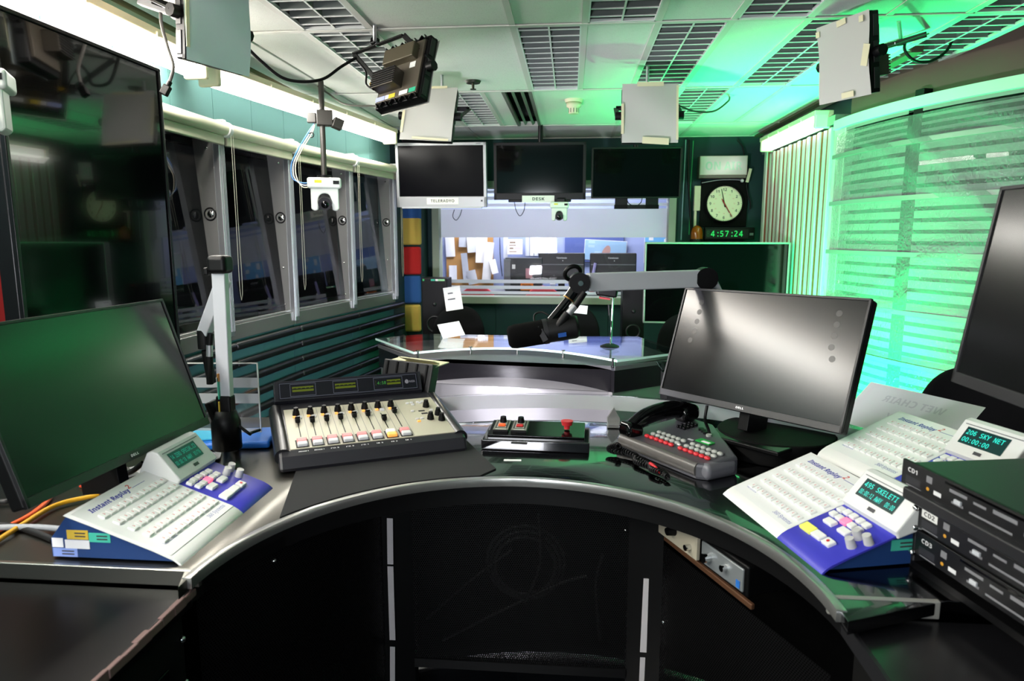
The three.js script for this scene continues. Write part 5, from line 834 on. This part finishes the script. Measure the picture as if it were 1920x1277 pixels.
{
  const b = thing('microphone_boom', 'upright folded grey boom arm on a black base behind the leaning monitor', 'boom arm');
  const base = V(-.875, DESK, -1.625), top = atZ(412, 505, -1.625), foot = V(-.872, DESK + .11, -1.625);
  part(b, 'steel_socket', cyl(.03, .032, .03, 24), M.chrome, [base.x, DESK + .015, base.z]); part(b, 'base_sleeve', lathe([[0, 0], [.036, 0], [.036, .07], [.026, .1], [0, .1]], 24), M.black, [base.x, DESK + .03, base.z]);
  part(b, 'fork', mg(xf(box(.04, .06, .03, .006), [foot.x, foot.y + .03, foot.z]), xf(box(.014, .05, .05, .004), [foot.x - .03, foot.y + .02, foot.z], [0, 0, 20])), M.black);
  part(b, 'upright_arm', beam(foot, top, .034, .022, V(0, 0, 1), .003), M.aluPaint); part(b, 'elbow_cap', mg(xf(box(.05, .045, .05, .012), top.clone().add(V(.002, .012, 0))), xf(box(.012, .02, .03, .004), top.clone().add(V(-.03, -.005, .0)))), M.black);
  const e2 = atZ(384, 622, -1.72), e1 = atZ(402, 545, -1.66); part(b, 'folded_arm', beam(top.clone().add(V(-.008, -.03, -.03)), e2, .03, .03, V(0, 0, 1), .003), M.aluPaint); part(b, 'end_knuckle', mg(xf(cyl(.018, .018, .05, 18), e2.clone().add(V(-.002, -.02, 0))), bar(e2.clone().add(V(0, -.05, 0)), e2.clone().add(V(.004, -.14, -.01)), .012)), M.black);
  part(b, 'xlr_plug', mg(bar(atZ(395, 625, -1.7), atZ(393, 648, -1.7), .008), bar(atZ(393, 668, -1.7), atZ(394, 720, -1.7), .009)), M.black); part(b, 'xlr_sleeve', bar(atZ(393, 647, -1.7), atZ(393, 669, -1.7), .0085), M.alu);
  part(b, 'colour_tag', box(.003, .055, .012), std(0x3fae8c, .5), atZ(411, 728, -1.612)); part(b, 'colour_tag', box(.003, .035, .012), std(0xd2b23a, .5), atZ(413, 765, -1.612)); part(b, 'colour_tag', box(.003, .02, .012), std(0xc88a3a, .5), atZ(410, 708, -1.612));
  single('boom_lead', 'black lead curling from the boom base across the worktop', 'cable', tube([V(base.x + .02, DESK + .1, base.z), V(base.x + .06, DESK + .07, base.z), atZ(470, 812, -1.66), atZ(487, 806, -1.7)], .004, 24), M.black);
}
// clear card holder and blue folder
{
  const a = atY(372, 840, DESK), p = atZ(424, 757, -1.78), t = thing('acrylic_stand', 'clear acrylic sheet with two frosted bars standing behind the boom arm', 'acrylic stand', [-.965, DESK, -1.79], [4, 0, 0]);
  part(t, 'sheet', box(.2, .22, .004, .001), M.acrylic, [0, .11, 0]); for (const y of [.165, .12, .02]) part(t, 'frosted_bar', box(.198, .028, .001), phys(0xb7b9bb, .7, 0, { transmission: .25, thickness: 0 }), [0, y, .003]); part(t, 'foot', box(.2, .01, .05, .003), M.acrylic, [0, .005, -.02]); part(t, 'edge', mg(xf(box(.003, .22, .0045), [.0995, .11, 0]), xf(box(.2, .003, .0045), [0, .2195, 0])), std(0xd6d6d2, .2));
  const f = thing('blue_pouch', 'bright blue plastic pouch lying behind the boom base', 'pouch', atY(440, 822, DESK + .012), [12, 0, 0]);
  part(f, 'pouch_body', box(.22, .02, .15, .008), std(0x1f6fd0, .35)); part(f, 'flap', box(.09, .004, .1, .001), std(0x42b4d8, .35), [-.07, .013, 0], [8, 0, 0]);
  const lf = thing('grey_leaflet', 'grey printed leaflet tucked under the leaning monitor', 'paper', atY(330, 868, DESK + .01), [62, 0, 0]); part(lf, 'sheet', box(.2, .002, .12), std(0x8d8f90, .7)); part(lf, 'red_strip', box(.1, .002, .03), std(0x7a2018, .6), [-.08, .001, .06]);
}
// cables on the left
[['orange_cable', 'orange cable running from under the leaning monitor', [[-40, 1010], [40, 975], [78, 950], [95, 932]], 0xe0561c, .005], ['yellow_cable', 'yellow cable curving from under the keyboard unit', [[-30, 1030], [40, 985], [110, 945], [185, 928]], 0xcf9a18, .005], ['red_cable', 'thin red cable curling behind the keyboard unit', [[150, 912], [172, 916], [186, 926]], 0xa83416, .003], ['grey_cable', 'grey cable entering the keyboard unit beside the black one', [[-30, 990], [40, 988], [80, 989], [118, 992]], 0x8f9397, .006], ['black_cable', 'black cable entering the keyboard unit', [[-40, 980], [30, 988], [70, 1000], [100, 1012]], 0x111113, .006], ['black_lead', 'black lead crossing the steel at the outer end of the worktop', [[-40, 935], [10, 940], [40, 930]], 0x111113, .006]].forEach(([n, lab, pts, c, r], i) => single(n, lab, 'cable', tube(pts.map(([x, y]) => atY(x, y, DESK + r + .001 + .004 * (i % 2))), r, 30), std(c, .5)));
single('monitor_power_lead', 'black lead hanging under the leaning monitor', 'cable', tube([atD(268, 868, 1.55), atD(245, 885, 1.55), atD(210, 893, 1.55), atD(175, 895, 1.55)], .006, 24), M.black);
{ const p = thing('white_bracket', 'small white folded bracket under the leaning monitor', 'bracket', atY(222, 900, DESK + .012), [60, 0, 0]); part(p, 'fin', prism([[0, 0], [.05, 0], [0, .045]], .003), M.paper, [0, 0, 0]); part(p, 'fin', prism([[0, 0], [-.045, .012], [0, .04]], .003), M.paper, [-.002, 0, .004]); }
// small light panel standing behind the mixing console, lighting the glass desk
{
  const c = V(-.505, .845, -2.1), tgt = V(.0, .5, -3.1), t = thing('desk_light_panel', 'small taped studio light panel standing behind the mixing console', 'studio light', c);
  t.lookAt(tgt); part(t, 'body', box(.2, .15, .035, .004), M.charcoal, [0, 0, -.018]); part(t, 'lit_face', box(.18, .13, .004), glow(WHITE, 6, 0xdddddd), [0, 0, .003]); for (let i = 0; i < 5; i++) part(t, 'vent_rib', box(.006, .14, .004), M.black, [-.08 + i * .04, 0, -.038]);
  part(t, 'top_flap', box(.2, .003, .07), M.tape, [0, .08, .012], [0, -20, 0]); part(t, 'masking_tape', box(.13, .002, .05), M.tape, [-.02, .084, -.005], [8, 4, 0]); part(t, 'foot', bar([0, -.07, -.02], [0, -.115, -.03], .012), M.black);
  const l = areaLight('desk_light_panel_light', WHITE, 850, .17, .12, c.clone().lerp(tgt, .012), tgt);
}
// ================================================================ GLASS TOPPED DESK
{
  const T = .8, q = (x, y, Y = T) => { const p = atY(x, y, Y); return [p.x, p.z]; };
  const l = q(704, 634), fl = q(776, 660), fr = q(1157, 675), m = q(970, 652), rr = q(1262, 662), bl = q(800, 627), br = q(1080, 632);
  const curve = new THREE.QuadraticBezierCurve(new THREE.Vector2(...fl), new THREE.Vector2(2 * m[0] - (fl[0] + fr[0]) / 2, 2 * m[1] - (fl[1] + fr[1]) / 2), new THREE.Vector2(...fr)).getPoints(20).map((v) => [v.x, v.y]);
  const d = thing('glass_desk', 'guest desk with a clear glass top over a black and brushed steel curved front', 'desk');
  const back = [[rr[0] + .05, rr[1] - .05], [br[0] + .32, br[1] - .05], [br[0], br[1] - .02], [bl[0], bl[1] - .02]];
  part(d, 'glass_top', slab([l, ...curve, ...back], T - .01, T), M.glass, null, null, 'clear glass top');
  part(d, 'glass_edge', slab([...[l, ...curve, rr].map((p) => [p[0], p[1] + .0015]), ...[l, ...curve, rr].map((p) => [p[0], p[1] - .002]).reverse()], T - .01, T), phys(0xc6e4d6, .2, 0, { transmission: .4, thickness: 0 }), null, null, 'pale green polished edge');
  const inset = (p, k) => { const cx = -.25, cz = -3.3; return [cx + (p[0] - cx) * k, cz + (p[1] - cz) * k]; };
  const band = (y0, y1, k, mat, name) => part(d, name, slab([...[l, ...curve, rr].map((p) => inset(p, k)), ...[l, ...curve, rr].map((p) => inset(p, k - .035)).reverse()], y0, y1), mat);
  band(T - .048, T - .03, .985, std(0x4a4a4a, .4, .3), 'worktop_edge'); part(d, 'worktop', slab([l, ...curve, ...back].map((p) => inset(p, .975)), T - .05, T - .032), std(0x2c2d30, .35, .2));
  band(T - .145, T - .048, .98, std(0x0d0c0e, .24, .1), 'upper_front'); band(.1, T - .145, .965, phys(0xb8b6b4, .5, 1, { anisotropy: .5, anisotropyRotation: Math.PI / 2 }), 'steel_front'); band(0, .1, .93, M.black, 'plinth');
  part(d, 'side_wing', beam(V(rr[0] - .01, .4, rr[1] - .0), V(rr[0] - .02, .4, rr[1] - .4), .02, .7, V(0, 1, 0)), M.blackMatt);
  const pin = mg(xf(cyl(.006, .006, .04, 12), [0, 0, 0]), xf(cyl(.009, .009, .004, 14), [0, .02, 0]), xf(cyl(.009, .009, .006, 14), [0, -.018, 0]));
  for (const p of [curve[0], curve[5], curve[10], curve[15], curve[20], [l[0] + .05, l[1] + .03]]) { const s = inset(p, .965); part(d, 'glass_pin', pin, M.chrome, [s[0], T - .015, s[1]]); }
  const sheet = thing('standing_sheet', 'white sheet of paper leaning on the glass desk', 'paper', atY(846, 629, T + .006), [20, 0, 0]); part(sheet, 'page', new THREE.PlaneGeometry(.12, .1, 4, 2), std(0xd8d8d4, .7, 0, { side: THREE.DoubleSide }), [0, .03, 0], [0, -50, 10]);
  // table microphone
  const b = atY(1143, 650, T), mt = thing('table_microphone', 'dark guest microphone on a thin chrome stand on the glass desk', 'microphone', b); const D2 = -b.z, h = atZ(1150, 547, b.z);
  part(mt, 'base', lathe([[0, .014], [.02, .014], [.045, .004], [.045, 0], [0, 0]], 24), M.black); part(mt, 'stem', bar([.004, .01, 0], [h.x - b.x, h.y - b.y - .01, 0], .0045), M.chrome); part(mt, 'head', xf(box(.1, .045, .05, .012), [h.x - b.x - .03, h.y - b.y + .0, .0], [0, 0, -8]), M.black); part(mt, 'red_band', box(.05, .008, .052), std(0x8a2428, .5), [h.x - b.x - .04, h.y - b.y - .03, 0], [0, 0, -8]); part(mt, 'cable_plug', bar([h.x - b.x - .02, h.y - b.y - .06, .01], [h.x - b.x - .016, h.y - b.y - .11, .01], .006), M.black); part(mt, 'lead', tube([[h.x - b.x - .016, h.y - b.y - .11, .01], [h.x - b.x - .004, h.y - b.y - .18, .008], [0, .05, .006]], .002, 16), M.black);
  // second glass corner at right
  const w2 = thing('low_glass_shelf', 'small glass shelf edge on a black block beside the green lit desk side', 'shelf', atD(1240, 696, 2.75));
  const wy = w2.position.y; part(w2, 'glass_plate', box(.12, .008, .2, .001), M.glassGreen, [.05, .02, 0]); part(w2, 'block', box(.1, wy + .016, .18, .004), M.blackMatt, [.06, .016 - (wy + .016) / 2, 0]);
}
// ---------------------------------------------------------------- chairs
function chair(label, pos, yaw, s = 1, mat = M.chairBlack) {
  const c = thing('office_chair', label, 'chair', pos, [yaw, 0, 0], 'black chairs around the glass desk'), g = new THREE.SphereGeometry(1, 28, 18), a = g.attributes.position;
  for (let i = 0; i < a.count; i++) { const x = a.getX(i), y = a.getY(i), z = a.getZ(i), k = 1 - .15 * Math.max(0, y); a.setXYZ(i, Math.sign(x) * Math.pow(Math.abs(x), .75) * .17 * k, Math.sign(y) * Math.pow(Math.abs(y), .7) * .2, z * .035 + .05 * x * x); } g.computeVertexNormals();
  part(c, 'backrest', g, mat, [0, .68 * s, -.2], [0, -8, 0]); part(c, 'seat', box(.48, .08, .46, .035), mat, [0, .44 * s, .02]); part(c, 'back_bar', tube([[0, .42, -.12], [0, .42, -.23], [0, .55, -.25], [0, .68, -.235]], .018, 20), M.black);
  part(c, 'column', cyl(.025, .025, .3, 14), M.blackMetal, [0, .24, 0]); for (let i = 0; i < 5; i++) { const t = i * 72 * Math.PI / 180; const lg = part(c, 'base_leg', beam(V(0, .09, 0), V(.27 * Math.sin(t), .06, .27 * Math.cos(t)), .035, .025, V(0, 1, 0), .006), M.black); part(lg, 'castor', xf(cyl(.028, .028, .03, 14), [.27 * Math.sin(t), .028, .27 * Math.cos(t)], [t * 57.3, 0, 90]), M.black); }
  for (const k of [-1, 1]) part(c, 'armrest', mg(tube([[k * .25, .44, -.1], [k * .27, .58, -.1], [k * .27, .62, -.02], [k * .27, .63, .12]], .014, 20), xf(box(.06, .03, .24, .012), [k * .27, .645, .05])), M.black);
  return c;
}
M.chairBlack = phys(0x060607, .8, 0, { specularIntensity: .25, bumpMap: rep(grain, 6, 6), bumpScale: .001 });
{
  const c1 = atZ(858, 600, -4.0), c2 = atZ(1085, 598, -4.05), c3 = atZ(1218, 640, -3.6);
  chair('black office chair with a paper sheet over its back, by the foam block pillar', [c1.x - .03, 0, -4.05], 0, 1.0); chair('black office chair with a paper notice, behind the hanging microphone', [c2.x - .03, 0, -4.15], 0, 1.0); chair('dark chair catching green light beside the guest microphone', [c3.x + .22, 0, -4.0], -20, .96);
  const c4 = atY(1850, 729, .87); chair('black office chair beyond the notice sheet and disc players', [c4.x + .07, 0, c4.z - .18], -30, .98);
  const pp = atZ(845, 561, -3.9), n = thing('chair_notice', 'white printed sheet hanging over the chair by the pillar', 'paper', [pp.x, pp.y, -3.98], [10, 0, 8]);
  const g = new THREE.PlaneGeometry(.1, .135, 4, 8), a = g.attributes.position; for (let i = 0; i < a.count; i++) a.setZ(i, .03 * Math.pow(a.getY(i) / .067 - .2, 2)); g.computeVertexNormals(); part(n, 'page', g, std(0xd8d8d4, .7, 0, { side: THREE.DoubleSide })); decal(n, 'print_line', .03, .008, M.darkGrey, [-.012, .03, .012]); decal(n, 'print_line', .045, .008, M.darkGrey, [-.01, -.005, .012]);
  const p2 = atZ(1084, 580, -4.05), n2 = thing('chair_notice', 'white sheet over the chair behind the hanging microphone', 'paper', [p2.x, p2.y, -4.06], [0, 0, -6]); part(n2, 'page', box(.11, .05, .002), M.paper); decal(n2, 'print_line', .03, .006, M.midGrey, [-.02, .012, .0015]);
}
// ---------------------------------------------------------------- speakers
function speaker(label, x0, y0, x1, Z, tag) {
  const a = atZ(x0, y0, Z), b = atZ(x1, y0, Z), w = b.x - a.x, t = thing('floor_speaker', label, 'speaker', [(a.x + b.x) / 2, 0, Z - .1]);
  const h = a.y; part(t, 'cabinet', box(w, h * .52, .2, .006), M.black, [0, h * .74, 0]); part(t, 'stand', mg(xf(box(w * .9, .02, .2), [0, .01, 0]), xf(box(.06, h * .5, .06), [0, h * .25, 0])), M.blackMatt);
  const y = h * .72; part(t, 'woofer_ring', xf(new THREE.TorusGeometry(w * .3, .008, 8, 30), [0, 0, 0]), M.charcoal, [0, y - .06, .1]); part(t, 'woofer_cone', xf(lathe([[0, -.012], [w * .1, -.02], [w * .29, 0]], 28).rotateX(Math.PI / 2), [0, 0, 0]), M.darkGrey, [0, y - .06, .102]); part(t, 'tweeter', new THREE.SphereGeometry(.016, 14, 10), M.charcoal, [0, y + .09, .1]);
  for (const [x, ww, c] of tag) part(t, 'sticker', box(ww, .014, .001), std(c, .6), [x * w, h - .012, .1005]); return t;
}
speaker('black speaker with green stickers beside the foam block pillar', 790, 522, 838, -5.0, [[-.05, .03, 0x2fa88c], [.1, .02, 0xe0e0e0], [.28, .05, 0x8fc898], [-.42, .012, 0x2fa860]]);
const sp2 = speaker('black speaker standing beside the large screen', 1168, 538, 1210, -5.0, [[.1, .02, 0x8a3420]]);
// sheet and fence at the right
{
  const p = atY(1690, 760, DESK + .03), t = thing('notice_sheet', 'white sheet with faint mirrored WET CHAIR lettering behind the rear replay keyboard', 'paper', [.93, .83, -1.93], [-62, 0, 0]);
  const tex = canvas(512, 256, (x, w, h) => { x.fillStyle = '#d6d4d6'; x.fillRect(0, 0, w, h); x.save(); x.translate(w, 0); x.scale(-1, 1); x.fillStyle = '#c2bec4'; x.font = 'bold 52px sans-serif'; x.fillText('WET CHAIR', 120, 90); x.fillText('ONLY', 190, 180); x.restore(); });
  part(t, 'page', new THREE.PlaneGeometry(.34, .17), printMat(tex, { side: THREE.DoubleSide }), [0, 0, 0], [0, -52, 0]);
}

renderer.render(scene, camera);
